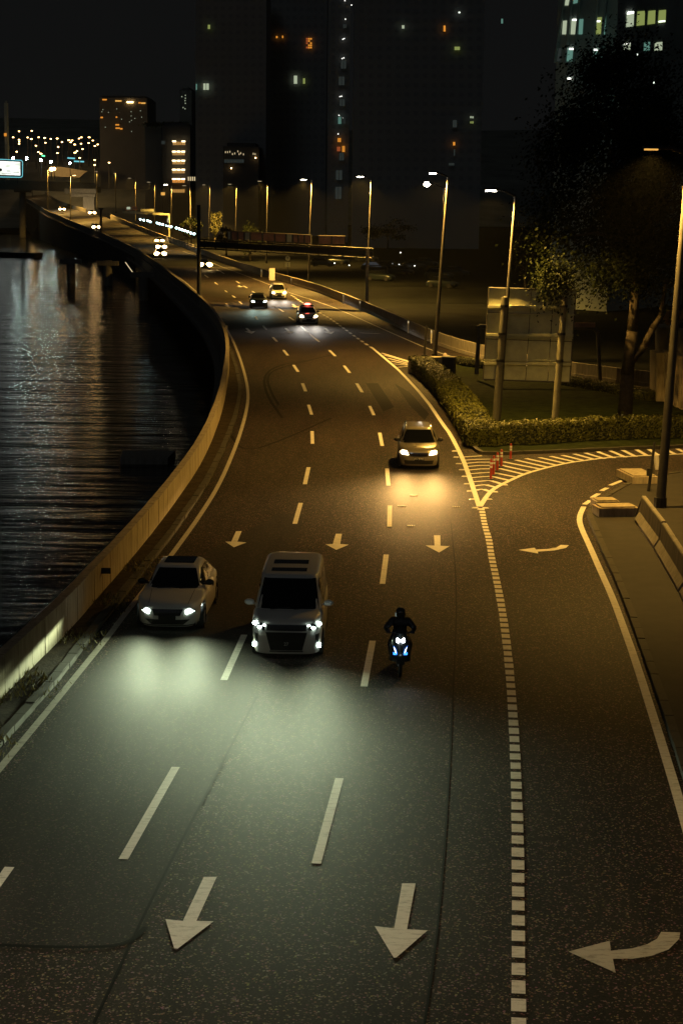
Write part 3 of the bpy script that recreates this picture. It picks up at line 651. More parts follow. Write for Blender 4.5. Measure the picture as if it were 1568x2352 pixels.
flab = ['lamp post directly right of the lit stair tower', 'lamp post at the foot of the lit stair tower', 'lamp post left of the stair tower above the small gantry', 'lamp post above the left end of the small gantry', 'lamp post right of the white overpass pier', 'tall lamp post rising over the white overpass pier']
for ((x, y), Z, pw), lb in zip(far_lp, flab):
    t = AY(x, y, Z); h = AY(x - 14 + (12 if x in (265.3, 222.5) else 0), y - 3, Z); b = t - Vector((0, 0, 13)); lamp_post(b, t, h, lb, pw, 'lamp_white' if x == 394 else 'lamp_dim', .2, hs=2, size=130)
for x, yt, yb, Z, th, lb, pw in ((231.8, 479, 533, 478, .5, 'thick dark post on the parapet beside the nearer distant car', 0), (161.8, 403, 509, 570, .25, 'slim lamp post on the left parapet of the climbing road', 14000), (109.5, 388, 486, 650, .25, 'slim lamp post on the parapet close to the overpass', 14000)):
    t = AY(x, yt, Z); b = AY(x, yb, Z)
    if th > .4:
        mb = MB(); mb.tube(b, t, .32, .28, 10); mb.box(t, (1.2, .5, .4)); tag(mb.obj('dark_post', 'dark_steel', origin=b), lb, 'post')
    else: lamp_post(b, t, t + Vector((1.2, 0, .2)), lb, pw, 'lamp_warm', .16, hs=2)

dl_ = [o for o in bpy.data.objects if o.get('label', '').startswith('lamp post with the brightest')][0]
mb = MB(); mb.ball(AY(980, 422.5, dl_.location.y - .2), .31, 12, 8, (1, 1, .8)); wpart(mb, 'glare_ball', 'lamp_white', dl_, True)  # emissive ball round the lamp head imitates its glare
# ------------------------------------------------------------------ sign gantries
def gantry():
    br = G(842, 706); bl = G(457, 690); root = thing('sign_gantry', 'wide steel portal gantry over the motorway carrying the backs of road signs', 'gantry', br)
    H = 6.1; tr = br + Vector((0, 0, H)); 
    tl = AY(457, 549, bl.y)
    mb = MB(); mb.box(br + Vector((0, 0, H / 2)), (.36, .36, H)); wpart(mb, 'post', 'galvanised', root)
    mb = MB(); topl = AY(461, 470, bl.y); mb.tube(bl, Vector((bl.x, bl.y, topl.z)), .24, .2, 12); wpart(mb, 'post', 'dark_steel', root)
    mb = MB(); mb.box(br + Vector((0, 0, .15)), (1.0, 1.0, .3)); mb.box(bl + Vector((0, 0, .15)), (1.0, 1.0, .3)); wpart(mb, 'footing', 'concrete_dark', root)
    a = Vector((tl.x, tl.y, tl.z)); b = AY(856, 571, br.y); d = (b - a); L = d.length; d.normalize(); rz = math.atan2(d.y, d.x)
    mb = MB(); M = Matrix((d, Vector((0, 0, 1)).cross(d).normalized(), d.cross(Vector((0, 0, 1)).cross(d).normalized()))).transposed()
    mb.box((a + b) / 2, (L, .5, .12), 0, M); mb.box((a + b) / 2 - Vector((0, 0, 1.0)), (L, .5, .12), 0, M)
    for i in range(15):
        c = a + d * (L * (i + .5) / 15); mb.box(c - Vector((0, 0, .5)), (.1, .12, 1.0), 0, M)
    mb.box((a + b) / 2 - Vector((0, .2, .5)), (L, .06, .62), 0, M)
    wpart(mb, 'beam', 'dark_steel', root)
    # sign backs standing on the beam
    def panel(x0, x1, y0, y1, y0b, y1b, mat):
        Y = a.y - .8
        q = [AY(x0, y1, Y), AY(x1, y1b, Y), AY(x1, y0b, Y), AY(x0, y0, Y)]
        o = Vector((0, .12, 0)); mb = MB(); mb.poly(q + [p + o for p in q], [(0, 1, 2, 3), (7, 6, 5, 4), (0, 4, 5, 1), (1, 5, 6, 2), (2, 6, 7, 3), (3, 7, 4, 0)]); wpart(mb, 'sign_panel', mat, root)
        mb = MB()
        for t in (0, 1): mb.tube(q[0].lerp(q[1], t) - Vector((0, .05, .3)), q[3].lerp(q[2], t) - Vector((0, .05, 0)), .06, .06, 5)
        mb.tube(q[3] - Vector((0, .05, 0)), q[2] - Vector((0, .05, 0)), .05, .05, 5); wpart(mb, 'sign_frame', 'galvanised', root)
    xs = [522, 531, 546, 561, 575, 603, 631, 657, 672, 685, 699, 715]
    for i in range(len(xs) - 1):
        if i in (0, 3, 7): mt_ = 'sign_back'
        else: mt_ = 'sign_back_red'
        y0 = 530 + (xs[i] - 520) * .046; panel(xs[i] + .8, xs[i + 1] - .8, y0, y0 + 19, y0 + .6, y0 + 19.6, mt_)
    panel(731, 761, 540.5, 559, 541, 559.6, 'sign_back_red'); panel(762, 792, 541, 559.6, 541.8, 560.2, 'sign_back_red')
gantry()
def gantry2():
    Z = 500; b = AY(388.5, 546, Z); t = AY(388.5, 492, Z); root = thing('small_gantry', 'distant gantry with two pale sign backs over the far carriageway', 'gantry', b)
    mb = MB(); mb.tube(b, t, .32, .3, 10); wpart(mb, 'post', 'sign_back', root)
    l = AY(282, 486, Z + 6); mb = MB(); d = (l - t).normalized(); mb.tube(t, l, .45, .45, 4); wpart(mb, 'beam', 'sign_back', root)
    for x0, x1, y0, y1, mt_ in ((323, 354, 479, 485, 'sign_back'), (288, 303, 475, 483, 'sign_back_red'), (304, 315, 473, 482, 'sign_back_red')):
        q = [AY(x0, y1, Z), AY(x1, y1, Z), AY(x1, y0, Z), AY(x0, y0, Z)]; mb = MB(); mb.poly(q + [p + Vector((0, .2, 0)) for p in q], [(0, 1, 2, 3), (7, 6, 5, 4), (0, 4, 5, 1), (1, 5, 6, 2), (2, 6, 7, 3), (3, 7, 4, 0)]); wpart(mb, 'sign_panel', mt_, root)
    for x0, x1, y0, y1 in ((291, 299, 474.5, 480), (384, 388, 501, 510)):
        q = [AY(x0, y1, Z - 1), AY(x1, y1, Z - 1), AY(x1, y0, Z - 1), AY(x0, y0, Z - 1)]; mb = MB(); mb.poly(q + [p + Vector((0, .2, 0)) for p in q], [(0, 1, 2, 3), (7, 6, 5, 4), (0, 4, 5, 1), (1, 5, 6, 2), (2, 6, 7, 3), (3, 7, 4, 0)]); wpart(mb, 'lit_panel', 'win_pale', root)
gantry2()

# the path lights beyond the barrier
dots = [(348, 1180), (393, 1190), (440, 1197), (473, 1210), (560, 1226), (592, 1237), (632, 1245), (672, 1258), (700, 1265), (735, 1274), (800, 1288), (838, 1300), (872, 1312), (907, 1323), (943, 1336), (983, 1352), (1024, 1362)]
for x, y in dots:
    px, py = 258.4 + x * .1831, 287.1 + y * .1831
    t = AY(px, py, 430 - (px - 320) * .5); b = t - Vector((0, 0, 3.2)); r_ = thing('path_lamp', 'small teal white path lamp in the string beyond the barrier', 'path lamp', b, 0, 'string of path lamps beyond the far barrier')
    mb = MB(); mb.tube((0, 0, 0), (0, 0, 3.1), .05, .04, 6); mb.obj('pole', 'dark_steel', r_); mb = MB(); mb.ball((0, 0, 3.2), .22 * (1 if x not in (672, 700) else .6), 8, 5); mb.obj('lamp_globe', 'lamp_teal', r_)

# round sign with plate, white cabinet
def sign_small():
    b = G(660.5, 634); root = thing('road_sign', 'round pale road sign above a square plate behind the barrier', 'sign', b); Y = b.y
    mb = MB(); mb.tube(b, AY(660.5, 588, Y), .06, .06, 6); wpart(mb, 'post', 'galvanised', root)
    c = AY(660.5, 592.7, Y - .1); mb = MB(); mb.tube(c, c + Vector((0, .06, 0)), .36, .36, 20); wpart(mb, 'sign_disc', 'sign_back', root)
    q = AY(660.5, 607, Y - .1); mb = MB(); mb.box(q, (.72, .06, .72)); wpart(mb, 'sign_plate', 'sign_back', root)
    mb = MB(); mb.box(q - Vector((0, .05, 0)), (.07, .03, .5)); mb.box(c - Vector((0, .04, 0)), (.06, .03, .34)); mb.box(c - Vector((0, .04, -.12)), (.2, .03, .05)); wpart(mb, 'sign_symbol', 'black_plastic', root)
sign_small()
b = G(625, 643); root = thing('roadside_cabinet', 'upright white cabinet standing at the gap in the far barrier', 'cabinet', b)
mb = MB(); mb.box(b + Vector((0, 0, .85)), (.75, .6, 1.7)); wpart(mb, 'cabinet_body', 'white_plastic', root); mb = MB(); mb.box(b + Vector((-.39, -.05, .85)), (.04, .5, 1.6)); wpart(mb, 'door', 'white_plastic', root); mb = MB(); mb.box(b + Vector((0, 0, 1.73)), (.85, .7, .06)); wpart(mb, 'cap', 'galvanised', root)
# cabinet by the hedge
b = G(1030, 866); root = thing('utility_cabinet', 'dark green utility cabinet with pale lid beside the hedge', 'cabinet', b, 0)
mb = MB(); mb.box(b + Vector((0, 0, .65)), (.8, .6, 1.3), -.3); wpart(mb, 'cabinet_body', 'dark_steel', root); mb = MB(); mb.box(b + Vector((0, 0, 1.33)), (.92, .72, .06), -.3); wpart(mb, 'lid', 'concrete', root)
mb = MB(); M_ = Matrix.Rotation(-.3, 3, 'Z'); mb.box(b + M_ @ Vector((-.01, -.305, .68)), (.02, .01, 1.1), -.3); mb.box(b + M_ @ Vector((.1, -.31, .7)), (.04, .03, .12), -.3); wpart(mb, 'door_seam', 'black_plastic', root)
b = G(1006, 842); root = thing('concrete_plinth', 'square concrete plinth with an amber flasher at the foot of the lamp post', 'plinth', b)
mb = MB(); mb.box(b + Vector((0, 0, .35)), (1.2, 1.0, .7)); wpart(mb, 'plinth_block', 'concrete_warm', root); mb = MB(); mb.ball(b + Vector((.45, -.2, .85)), .14, 8, 5); wpart(mb, 'flasher', 'lamp_orange_dim', root)
b = G(974, 820); t = AY(979, 748, b.y); mb = MB(); mb.tube(b, t, .09, .08, 8); mb.box(b + Vector((0, 0, .1)), (.4, .4, .2)); tag(mb.obj('short_pole', 'dark_steel', origin=b), 'short dark pole left of the lamp post at the hedge tip', 'pole')

# ------------------------------------------------------------------ big sign seen from behind
def big_sign():
    bl, br = G(1136, 998), G(1270.6, 998); Y = (bl.y + br.y) / 2; root = thing('road_sign_board', 'large pale sign board seen from behind on two round posts', 'sign board', bl)
    TL, TR, BR, BL = (1122.4, 660), (1322.5, 666), (1308, 878), (1109, 871)
    def pp(u, v, dy=0):
        x = (TL[0] * (1 - u) + TR[0] * u) * (1 - v) + (BL[0] * (1 - u) + BR[0] * u) * v; y = (TL[1] * (1 - u) + TR[1] * u) * (1 - v) + (BL[1] * (1 - u) + BR[1] * u) * v
        return AY(x, y, Y + .35 + dy)
    us = [0, .235, .49, .745, 1]; vs = [0, .27, .56, .81, 1]
    for j in range(4):
        for i in range(4):
            e = .004; o = Vector((0, .04, 0)); dy = R.uniform(-.012, .0)
            q = [pp(us[i] + e, vs[j + 1] - e, dy), pp(us[i + 1] - e, vs[j + 1] - e, dy), pp(us[i + 1] - e, vs[j] + e, dy), pp(us[i] + e, vs[j] + e, dy)]
            mb = MB(); mb.poly(q + [p + o for p in q], [(0, 1, 2, 3), (7, 6, 5, 4), (0, 4, 5, 1), (1, 5, 6, 2), (2, 6, 7, 3), (3, 7, 4, 0)]); wpart(mb, 'sheet_panel', 'sign_back', root)
    for v in (.195, .275, .50, .53, .775, .81):
        mb = MB(); big = v in (.195, .50, .81)
        a, b = pp(-.0, v, -.09), pp(1.0, v + .003, -.09); c = (a + b) / 2; mb.box(c, ((b - a).length, .16 if big else .07, .14 if big else .06), 0); wpart(mb, 'rail', 'sign_back', root)
    mb = MB()
    for u in (0, 1): mb.tube(pp(u, 0, -.03), pp(u, 1, -.03), .035, .035, 5)
    mb.tube(pp(0, 0, -.03), pp(1, 0, -.03), .035, .035, 5); mb.tube(pp(0, 1, -.03), pp(1, 1, -.03), .035, .035, 5); wpart(mb, 'frame', 'galvanised', root)
    for b, tx, ty in ((bl, 1159, 682), (br, 1295.5, 682)):
        mb = MB(); t = AY(tx, ty, Y + .02); b2 = Vector((b.x, Y + .02, 0)); mb.tube(b2, t, .17, .17, 14, False); mb.tube(t, t + Vector((0, 0, .02)), .17, .1, 14); wpart(mb, 'post', 'post_grey', root, True)
        mb = MB()
        for v in (.2, .51, .81):
            s_ = (v * 196 + 662 - 682) / (985 - 682); q = t.lerp(b2, max(0.02, s_)); mb.tube(q - Vector((0, 0, .06)), q + Vector((0, 0, .06)), .195, .195, 14)
        wpart(mb, 'clamp', 'dark_steel', root)
big_sign()
# small gantry arm behind the sign: bent pipe frame with brick-like plates
def back_frame():
    b = G(1378, 880, 0); Y = b.y; root = thing('height_frame', 'low pipe frame with striped plates behind the big sign', 'height bar', b)
    mb = MB(); a = AY(1372, 762, Y); c = AY(1318, 752, Y); mb.path([b, AY(1373, 775, Y), a, AY(1362, 752, Y), c], [.13] * 5, 8); l = AY(1100, 748, Y)
    mb.path([c, l, AY(1094, 860, Y)], [.12, .12, .14], 8); wpart(mb, 'pipe_frame', 'galvanised', root)
    for i in range(3):
        q = AY(1328 + i * 14.5, 746, Y - .1); mb = MB(); mb.box(q, (.5, .06, .3)); wpart(mb, 'striped_plate', 'sign_back_red', root)
back_frame()

# ------------------------------------------------------------------ flexible bollards and road studs
tops = [(275, 235, 370, 'nearest'), (293, 212, 340, 'second nearest'), (318, 190, 312, 'third nearest'), (345, 170, 285, 'fourth nearest'), (408, 130, 235, 'farthest')]
for x, yt, yb, wd in tops:
    b = G(*z5(x - 2, yb - 2)); t = AY(*z5(x + 4, yt), b.y); h = (t - b).length; root = thing('flexible_bollard', 'red white banded flexible bollard, %s of the five on the hatching' % wd, 'bollard', b, 0, 'red bollards on the chevron nose')
    mb = MB(); mb.tube((0, 0, 0), (0, 0, .04), .16, .14, 12); mb.obj('foot', 'black_plastic', root)
    mb = MB(); mb.tube((0, 0, .04), (0, 0, h), .055, .05, 12); mb.ball((0, 0, h), .05, 10, 6); mb.obj('tube', 'red_plastic', root)
    for zz in (.6, .78):
        mb = MB(); mb.tube((0, 0, h * zz), (0, 0, h * zz + .09), .058, .057, 12); mb.obj('reflective_band', 'white_plastic', root)
studs = [(30, 177), (40, 218), (57, 262), (78, 303), (97, 348), (115, 398), (133, 447), (150, 502), (168, 560), (205, 570), (238, 561), (262, 502), (300, 452), (368, 405)]
for x, y in studs:
    b = G(*z5(x, y)); mb = MB(); mb.poly([b + Vector(q) for q in ((-.13, -.06, 0), (.13, -.06, 0), (.13, .06, 0), (-.13, .06, 0), (-.09, -.02, .035), (.09, -.02, .035), (.09, .03, .035), (-.09, .03, .035))], [(0, 1, 5, 4), (1, 2, 6, 5), (2, 3, 7, 6), (3, 0, 4, 7), (4, 5, 6, 7)])
    tag(mb.obj('road_stud', 'white_plastic', origin=b), 'small white raised road stud beside the painted nose', 'road stud', 'road studs round the chevron nose')
for (x, y), wh in (((950, 1139), 'ahead of the champagne car'), ((922, 1163.5), 'nearest the dashed line'), ((1047, 1164.6), 'near the tip of the nose'), ((943.4, 1208), 'closest to the straight arrow')):
    b = G(x, y); root = thing('lane_sensor_pad', 'small pale ribbed pad in the lane, ' + wh, 'road pad', b, 0, 'pale pads set in the lane')
    for k in range(4): mb = MB(); mb.box((-.12 + k * .08, 0, .012), (.05, .12, .02)); mb.obj('rib', 'white_plastic', root)

# ------------------------------------------------------------------ slip road: pole pair near the right lamp post
b = G(1488, 1135); t = AY(1503, 1015, b.y); mb = MB(); mb.tube(b, t, .07, .05, 8); mb.box(b + Vector((0, 0, .9)), (.18, .18, .3)); tag(mb.obj('thin_pole', 'dark_steel', origin=b), 'thin dark pole left of the nearest lamp post', 'pole')
b = G(1510, 1078); mb = MB(); mb.tube(b, AY(1506, 1045, b.y), .12, .12, 8); tag(mb.obj('white_marker_post', 'white_plastic', origin=b), 'pale marker post half hidden by the nearest lamp post', 'marker post')
b = G(1427, 985); root = thing('lawn_stake', 'small white stake with yellow cap in front of the tree', 'stake', b); mb = MB(); mb.tube((0, 0, 0), (0, 0, .8), .05, .05, 6); mb.obj('stake', 'white_plastic', root); mb = MB(); mb.ball((0, 0, .85), .09, 8, 5); mb.obj('cap', 'leaf_hedge', root)

# ------------------------------------------------------------------ ribbed wall at the right edge
def ribbed():
    b = G(1512, 905, 0); b2 = G(1568, 950); root = thing('ribbed_wall', 'tall two tier ribbed concrete wall at the right edge of the photo', 'wall', b); 
    Y = b.y
    def tier(x0, y0t, y0b, Y0, x1, y1t, y1b, Y1, dx, nrib, mat):
        a = AY(x0, y0b, Y0); at = AY(x0, y0t, Y0); c = AY(x1, y1b, Y1); ct = AY(x1, y1t, Y1)
        n = nrib
        for i in range(n):
            u, v = i / n, (i + 1) / n; e = .02; q = [a.lerp(c, u), a.lerp(c, v), at.lerp(ct, v), at.lerp(ct, u)]
            nn = (q[1] - q[0]).cross(q[3] - q[0]).normalized(); 
            if nn.y > 0: nn = -nn
            pr = .07 if i % 2 == 0 else 0; mb = MB(); mb.poly([p + nn * pr for p in q] + [p - nn * .5 for p in q], [(0, 1, 2, 3), (7, 6, 5, 4), (0, 4, 5, 1), (1, 5, 6, 2), (2, 6, 7, 3), (3, 7, 4, 0)]); wpart(mb, 'rib', mat, root)
        mb = MB(); o = Vector((1.5, 1.5, 0)); mb.poly([at, ct, ct + o, at + o] + [p + Vector((0, 0, .1)) for p in (at, ct, ct + o, at + o)], [(0, 1, 5, 4), (4, 5, 6, 7), (3, 2, 1, 0), (0, 4, 7, 3), (1, 2, 6, 5)]); wpart(mb, 'coping', mat, root)
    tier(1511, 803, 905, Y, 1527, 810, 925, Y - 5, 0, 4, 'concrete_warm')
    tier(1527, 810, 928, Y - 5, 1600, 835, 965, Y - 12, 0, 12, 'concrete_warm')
    tier(1523, 743, 812, Y + 1, 1534, 752, 815, Y - 3, 0, 3, 'concrete')
    tier(1534, 752, 818, Y - 3, 1600, 775, 845, Y - 10, 0, 10, 'concrete')
    return Y
YR = ribbed()
mb = MB(); c = AY(1555, 735, YR - 4)
root = thing('figure_cutout', 'amber lit painted figure standing on top of the ribbed wall', 'sculpture', c)
def pxblob(cx, cy, rx, ry, mat, name, tilt=0, dy=0):
    mb = MB(); q = AY(cx, cy, YR - 4 + dy); k = (YR - 4) / FX; mb.ball(q, 1, 12, 8, (rx * k, .25, ry * k)); wpart(mb, name, mat, root, True)
pxblob(1556, 716, 6, 8, 'flag_cloth', 'head'); pxblob(1557, 707, 8, 5, 'fabric_black', 'hair', 0, .2); pxblob(1553, 742, 9, 14, 'flag_cloth', 'torso'); pxblob(1564, 748, 5, 10, 'fabric_black', 'sash', 0, -.2)
mb = MB(); k = YR - 4; mb.path([AY(1560, 730, k), AY(1571, 722, k), AY(1564, 712, k)], [.18, .15, .1], 7); wpart(mb, 'arm', 'flag_cloth', root, True)
mb = MB(); mb.path([AY(1536, 712, k), AY(1530, 735, k), AY(1538, 742, k)], [.12, .2, .2], 7); wpart(mb, 'raised_hand', 'flag_cloth', root, True)
c = AY(1563, 636, YR - 4); root = thing('blank_board', 'small square yellow board beside the near lamp post', 'board', Vector((c.x, c.y, 0))); mb = MB(); mb.box(c, (1.3, .08, .65 * 1.2)); wpart(mb, 'board', 'sign_back', root); mb = MB(); mb.tube((c.x + .5, c.y + .1, 0), (c.x + .5, c.y + .1, c.z + 2.2), .06, .06, 6); wpart(mb, 'post', 'dark_steel', root)
c = AY(1572, 590, YR - 4); root2 = thing('number_board', 'black board with pale numeral 2 at the right edge', 'sign', Vector((c.x, c.y + .1, 0)))
mb = MB(); mb.box(c, (1.4, .06, 1.1)); wpart(mb, 'board', 'black_plastic', root2); mb = MB(); mb.tube((c.x, c.y + .1, 0), (c.x, c.y + .1, c.z - .5), .05, .05, 6); wpart(mb, 'post', 'dark_steel', root2)
text_mesh('numeral', '2', .9, 'white_plastic', root2, Matrix.Translation(AY(1566, 591, YR - 4.1) - root2.location) @ Matrix.Rotation(math.pi / 2, 4, 'X'))

# ------------------------------------------------------------------ trees
def tree(base, height, crown_c, crown_r, label, nleaf, leafsz, trunk_pts=None, r0=.35, mat='leaf_tree', cat='tree', name='broadleaf_tree', clumps=26, branches=None):
    root = thing(name, label, cat, base); b = Vector(base)
    if trunk_pts is None: trunk_pts = [b, b + Vector((R.uniform(-.3, .3), 0, height * .3)), b + Vector((R.uniform(-.6, .6), 0, height * .65))]
    mb = MB(); n = len(trunk_pts); mb.path(trunk_pts, [r0 * (1 - .6 * i / (n - 1)) for i in range(n)], 10)
    cc = Vector(crown_c); cr = Vector(crown_r); cl = []
    for _ in range(clumps):
        while True:
            v = Vector((R.uniform(-1, 1), R.uniform(-1, 1), R.uniform(-1, 1)))
            if .25 < v.length < 1: break
        cl.append((cc + Vector((v.x * cr.x, v.y * cr.y, v.z * cr.z)), R.uniform(.16, .34)))
    top = trunk_pts[-1]
    wpart(mb, 'trunk', 'bark', root, True)
    for p, s in cl[:min(10, clumps)]:
        mb = MB(); st = trunk_pts[-2].lerp(top, R.uniform(.2, 1)); mb.path([st, st.lerp(p, .5) + Vector((0, 0, R.uniform(-.2, .5))), p], [r0 * .3, r0 * .18, r0 * .06], 6); wpart(mb, 'limb', 'bark', root)
    for bb in (branches or []): mb = MB(); mb.path(bb[0], bb[1], 8); wpart(mb, 'limb', 'bark', root, True)
    lf = MB()
    for _ in range(nleaf):
        p, s = R.choice(cl); v = Vector((R.gauss(0, 1), R.gauss(0, 1), R.gauss(0, .8))) * s * .62
        c = p + Vector((v.x * cr.x, v.y * cr.y, v.z * cr.z)); a = Vector((R.gauss(0, 1), R.gauss(0, 1), R.gauss(0, 1) + .5)).normalized(); t1 = a.orthogonal().normalized(); t2 = a.cross(t1); q = leafsz * R.uniform(.6, 1.3)
        lf.poly([c - t1 * q, c + t2 * q * .55, c + t1 * q, c - t2 * q * .55])
    o = wpart(lf, 'crown', mat, root); o['kind'] = 'stuff'
    return root
b = G(1433, 978); Y = b.y
tree(b, 16, AY(1440, 400, Y), (4.6, 4.5, 6.0), 'big dark rain tree behind the hedge at right with a forked trunk', 60000, .10,
     [b, AY(1440, 860, Y), AY(1452, 760, Y), AY(1458, 660, Y), AY(1462, 560, Y)], .42, clumps=60,
     branches=[([AY(1447, 830, Y), AY(1478, 795, Y), AY(1498, 755, Y), AY(1517, 725, Y), AY(1530, 640, Y)], [.24, .2, .17, .14, .08])])
q = AY(1272, 655, Y - 3)
hang = MB()
for _ in range(6000):
    c = AY(R.gauss(1272, 22), R.gauss(655, 26), Y - 3 + R.gauss(0, .8)); a = Vector((R.gauss(0, 1), R.gauss(0, 1), R.gauss(0, 1))).normalized(); t1 = a.orthogonal().normalized(); t2 = a.cross(t1); s_ = R.uniform(.05, .10)
    hang.poly([c - t1 * s_, c + t2 * s_ * .55, c + t1 * s_, c - t2 * s_ * .55])
bt = [o for o in bpy.data.objects if o.name.startswith('broadleaf_tree')][0]
o = wpart(hang, 'hanging_foliage', 'leaf_tree', bt); o['kind'] = 'stuff'
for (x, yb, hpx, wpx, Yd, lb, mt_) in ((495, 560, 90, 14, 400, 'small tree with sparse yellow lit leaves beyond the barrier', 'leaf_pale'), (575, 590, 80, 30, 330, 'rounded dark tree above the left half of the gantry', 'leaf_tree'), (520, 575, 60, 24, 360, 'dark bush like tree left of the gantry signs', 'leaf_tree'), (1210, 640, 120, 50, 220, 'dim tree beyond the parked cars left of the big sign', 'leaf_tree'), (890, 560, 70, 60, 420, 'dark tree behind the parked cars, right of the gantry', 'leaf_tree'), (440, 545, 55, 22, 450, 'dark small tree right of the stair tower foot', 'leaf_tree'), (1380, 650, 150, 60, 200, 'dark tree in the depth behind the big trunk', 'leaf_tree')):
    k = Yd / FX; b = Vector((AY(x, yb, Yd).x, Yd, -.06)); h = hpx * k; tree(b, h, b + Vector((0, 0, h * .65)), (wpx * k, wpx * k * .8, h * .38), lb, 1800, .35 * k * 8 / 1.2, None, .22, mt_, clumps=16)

# planting on the tower roof garden etc. follow with buildings
# ------------------------------------------------------------------ vehicles
def catmull(prof, y):
    if y <= prof[0][0]: return prof[0][1]
    for (a, za), (b, zb) in zip(prof, prof[1:]):
        if y <= b:
            t = (y - a) / (b - a); t = t * t * (3 - 2 * t) * .35 + t * .65; return za + (zb - za) * t
    return prof[-1][1]
class Shell:
    def __init__(s, W, L, prof, zb, nexp, ins, bow=0): s.W, s.L, s.prof, s.zb, s.n, s.ins, s.bow = W, L, prof, zb, nexp, ins, bow
    def dims(s, t):
        i = s.inset(t); return s.W / 2 - i, s.L / 2 - i * .9
    def inset(s, t):
        for (a, ia), (b, ib) in zip(s.ins, s.ins[1:]):
            if t <= b: return ia + (ib - ia) * (t - a) / (b - a)
        return s.ins[-1][1]
    def z(s, t, y): return s.zb + t * (catmull(s.prof, y) - s.zb)
    def front(s, x, z, off=.012):
        t = max(0, min(1, (z - s.zb) / (catmull(s.prof, .12) - s.zb))); w_, hy = s.dims(t); q = min(.995, abs(x / w_)); y = s.L / 2 - hy * (1 - q ** s.n) ** (1 / s.n)
        return Vector((x, y - off, z + .25 * off))
    def side(s, y, z, sg, off=.012):
        t = max(0, min(1, (z - s.zb) / (catmull(s.prof, y) - s.zb))); w_, hy = s.dims(t); q = min(.999, abs((y - s.L / 2) / hy)); x = w_ * (1 - q ** s.n) ** (1 / s.n)
        return Vector((sg * (x + off), y, z))
def vehicle(name, label, cat, loc, rz, V, lights=True, group=None):
    W, L, H = V['W'], V['L'], V['H']; prof = V['prof']; zb = .2; mat = V['paint']
    root = thing(name, label, cat, loc, rz, group)
    wr = V.get('wr', .32); wy = V['wheels']
    sh = Shell(W, L, prof, zb, V.get('n', 5), [(0, .05), (.12, .015), (.45, 0), (.75, .02), (.9, .06), (1, .14)])
    N = 104; ts = [0, .06, .12, .25, .45, .6, .75, .85, .93, 1]
    mb = MB(); 
    def ringpt(k, t):
        a = 2 * math.pi * k / N; w_, hy = sh.dims(t); c, s_ = math.cos(a), math.sin(a)
        x = w_ * math.copysign(abs(c) ** (2 / sh.n), c); y = L / 2 + hy * math.copysign(abs(s_) ** (2 / sh.n), s_); return x, y
    # more even spacing: resample the ring by arc length
    def ring(t):
        fine = [ringpt(k * N / 720, t) for k in range(721)]; ds = [0]
        for a, b in zip(fine, fine[1:]): ds.append(ds[-1] + math.hypot(a[0] - b[0], a[1] - b[1]))
        out = []; j = 0
        for k in range(N):
            g_ = ds[-1] * k / N
            while ds[j + 1] < g_: j += 1
            u = (g_ - ds[j]) / max(1e-9, ds[j + 1] - ds[j]); out.append((fine[j][0] + (fine[j + 1][0] - fine[j][0]) * u, fine[j][1] + (fine[j + 1][1] - fine[j][1]) * u))
        return out
    for t in ts:
        for x, y in ring(t):
            z0 = zb
            for yy in wy:
                if abs(y - yy) < wr + .07 and abs(x) > W / 2 - .35: z0 = max(z0, wr + math.sqrt(max(0, (wr + .07) ** 2 - (y - yy) ** 2)))
            tp = catmull(prof, y); mb.v.append(Vector((x, y, min(tp, z0 + t * (tp - z0)) + (.0 if t < 1 else .0))))
    for j in range(len(ts) - 1):
        for k in range(N): mb.f.append((j * N + k, j * N + (k + 1) % N, (j + 1) * N + (k + 1) % N, (j + 1) * N + k))
    # top cap by left/right pairs
    tb = (len(ts) - 1) * N; q = N // 4
    # vertex k (right side, angle a) pairs with N/2 - k
    for k in range(-q, q):
        a, b = k % N, (k + 1) % N; c, d = (N // 2 - k - 1) % N, (N // 2 - k) % N
        if len({a, b, c, d}) == 4: mb.f.append((tb + a, tb + b, tb + c, tb + d))
        else:
            s3 = list(dict.fromkeys([tb + a, tb + b, tb + c, tb + d]))
            if len(s3) == 3: mb.f.append(tuple(s3))
    body = mb.obj('body', mat, root, True)
    mb = MB(); mb.box((0, L / 2, .42), (W - .42, L - .5, .46)); mb.obj('underbody', 'black_plastic', root)
    # cabin
    cb = V['cab']  # y_front_base, y_front_top, y_rear_top, y_rear_base, wb, wt, zbelt
    yfb, yft, yrt, yrb, wb, wt, zf = cb
    nn = 7; M_ = 72
    def cab(t):  # half width, yc, hy, z
        f_, r_ = yfb + (yft - yfb) * t, yrb + (yrt - yrb) * t; return wb + (wt - wb) * t, (f_ + r_) / 2, (r_ - f_) / 2
    ztop = H - .06
    zbase = lambda y: catmull(prof, min(max(y, .3), L - .2)) - .03
    def cpt(a, t):
        w_, yc, hy = cab(t); c, s_ = math.cos(a), math.sin(a); x = w_ * math.copysign(abs(c) ** (2 / nn), c); y = yc + hy * math.copysign(abs(s_) ** (2 / nn), s_)
        return x, y
    mb = MB(); levels = [0, .25, .5, .75, 1]
    for t in levels:
        for k in range(M_):
            x, y = cpt(2 * math.pi * k / M_, t); z0 = zbase(cpt(2 * math.pi * k / M_, 0)[1]); mb.v.append(Vector((x, y, z0 + t * (ztop - z0))))
    for (ii, dz) in ((.05, .03), (.14, .05), (.4, .06), (.8, .06)):
        for k in range(M_):
            x, y = cpt(2 * math.pi * k / M_, 1); yc = (yft + yrt) / 2; sc = 1 - ii / wt if ii < wt else .02; sy = 1 - ii / ((yrt - yft) / 2)
            mb.v.append(Vector((x * max(.02, sc), yc + (y - yc) * max(.02, sy), ztop + dz)))
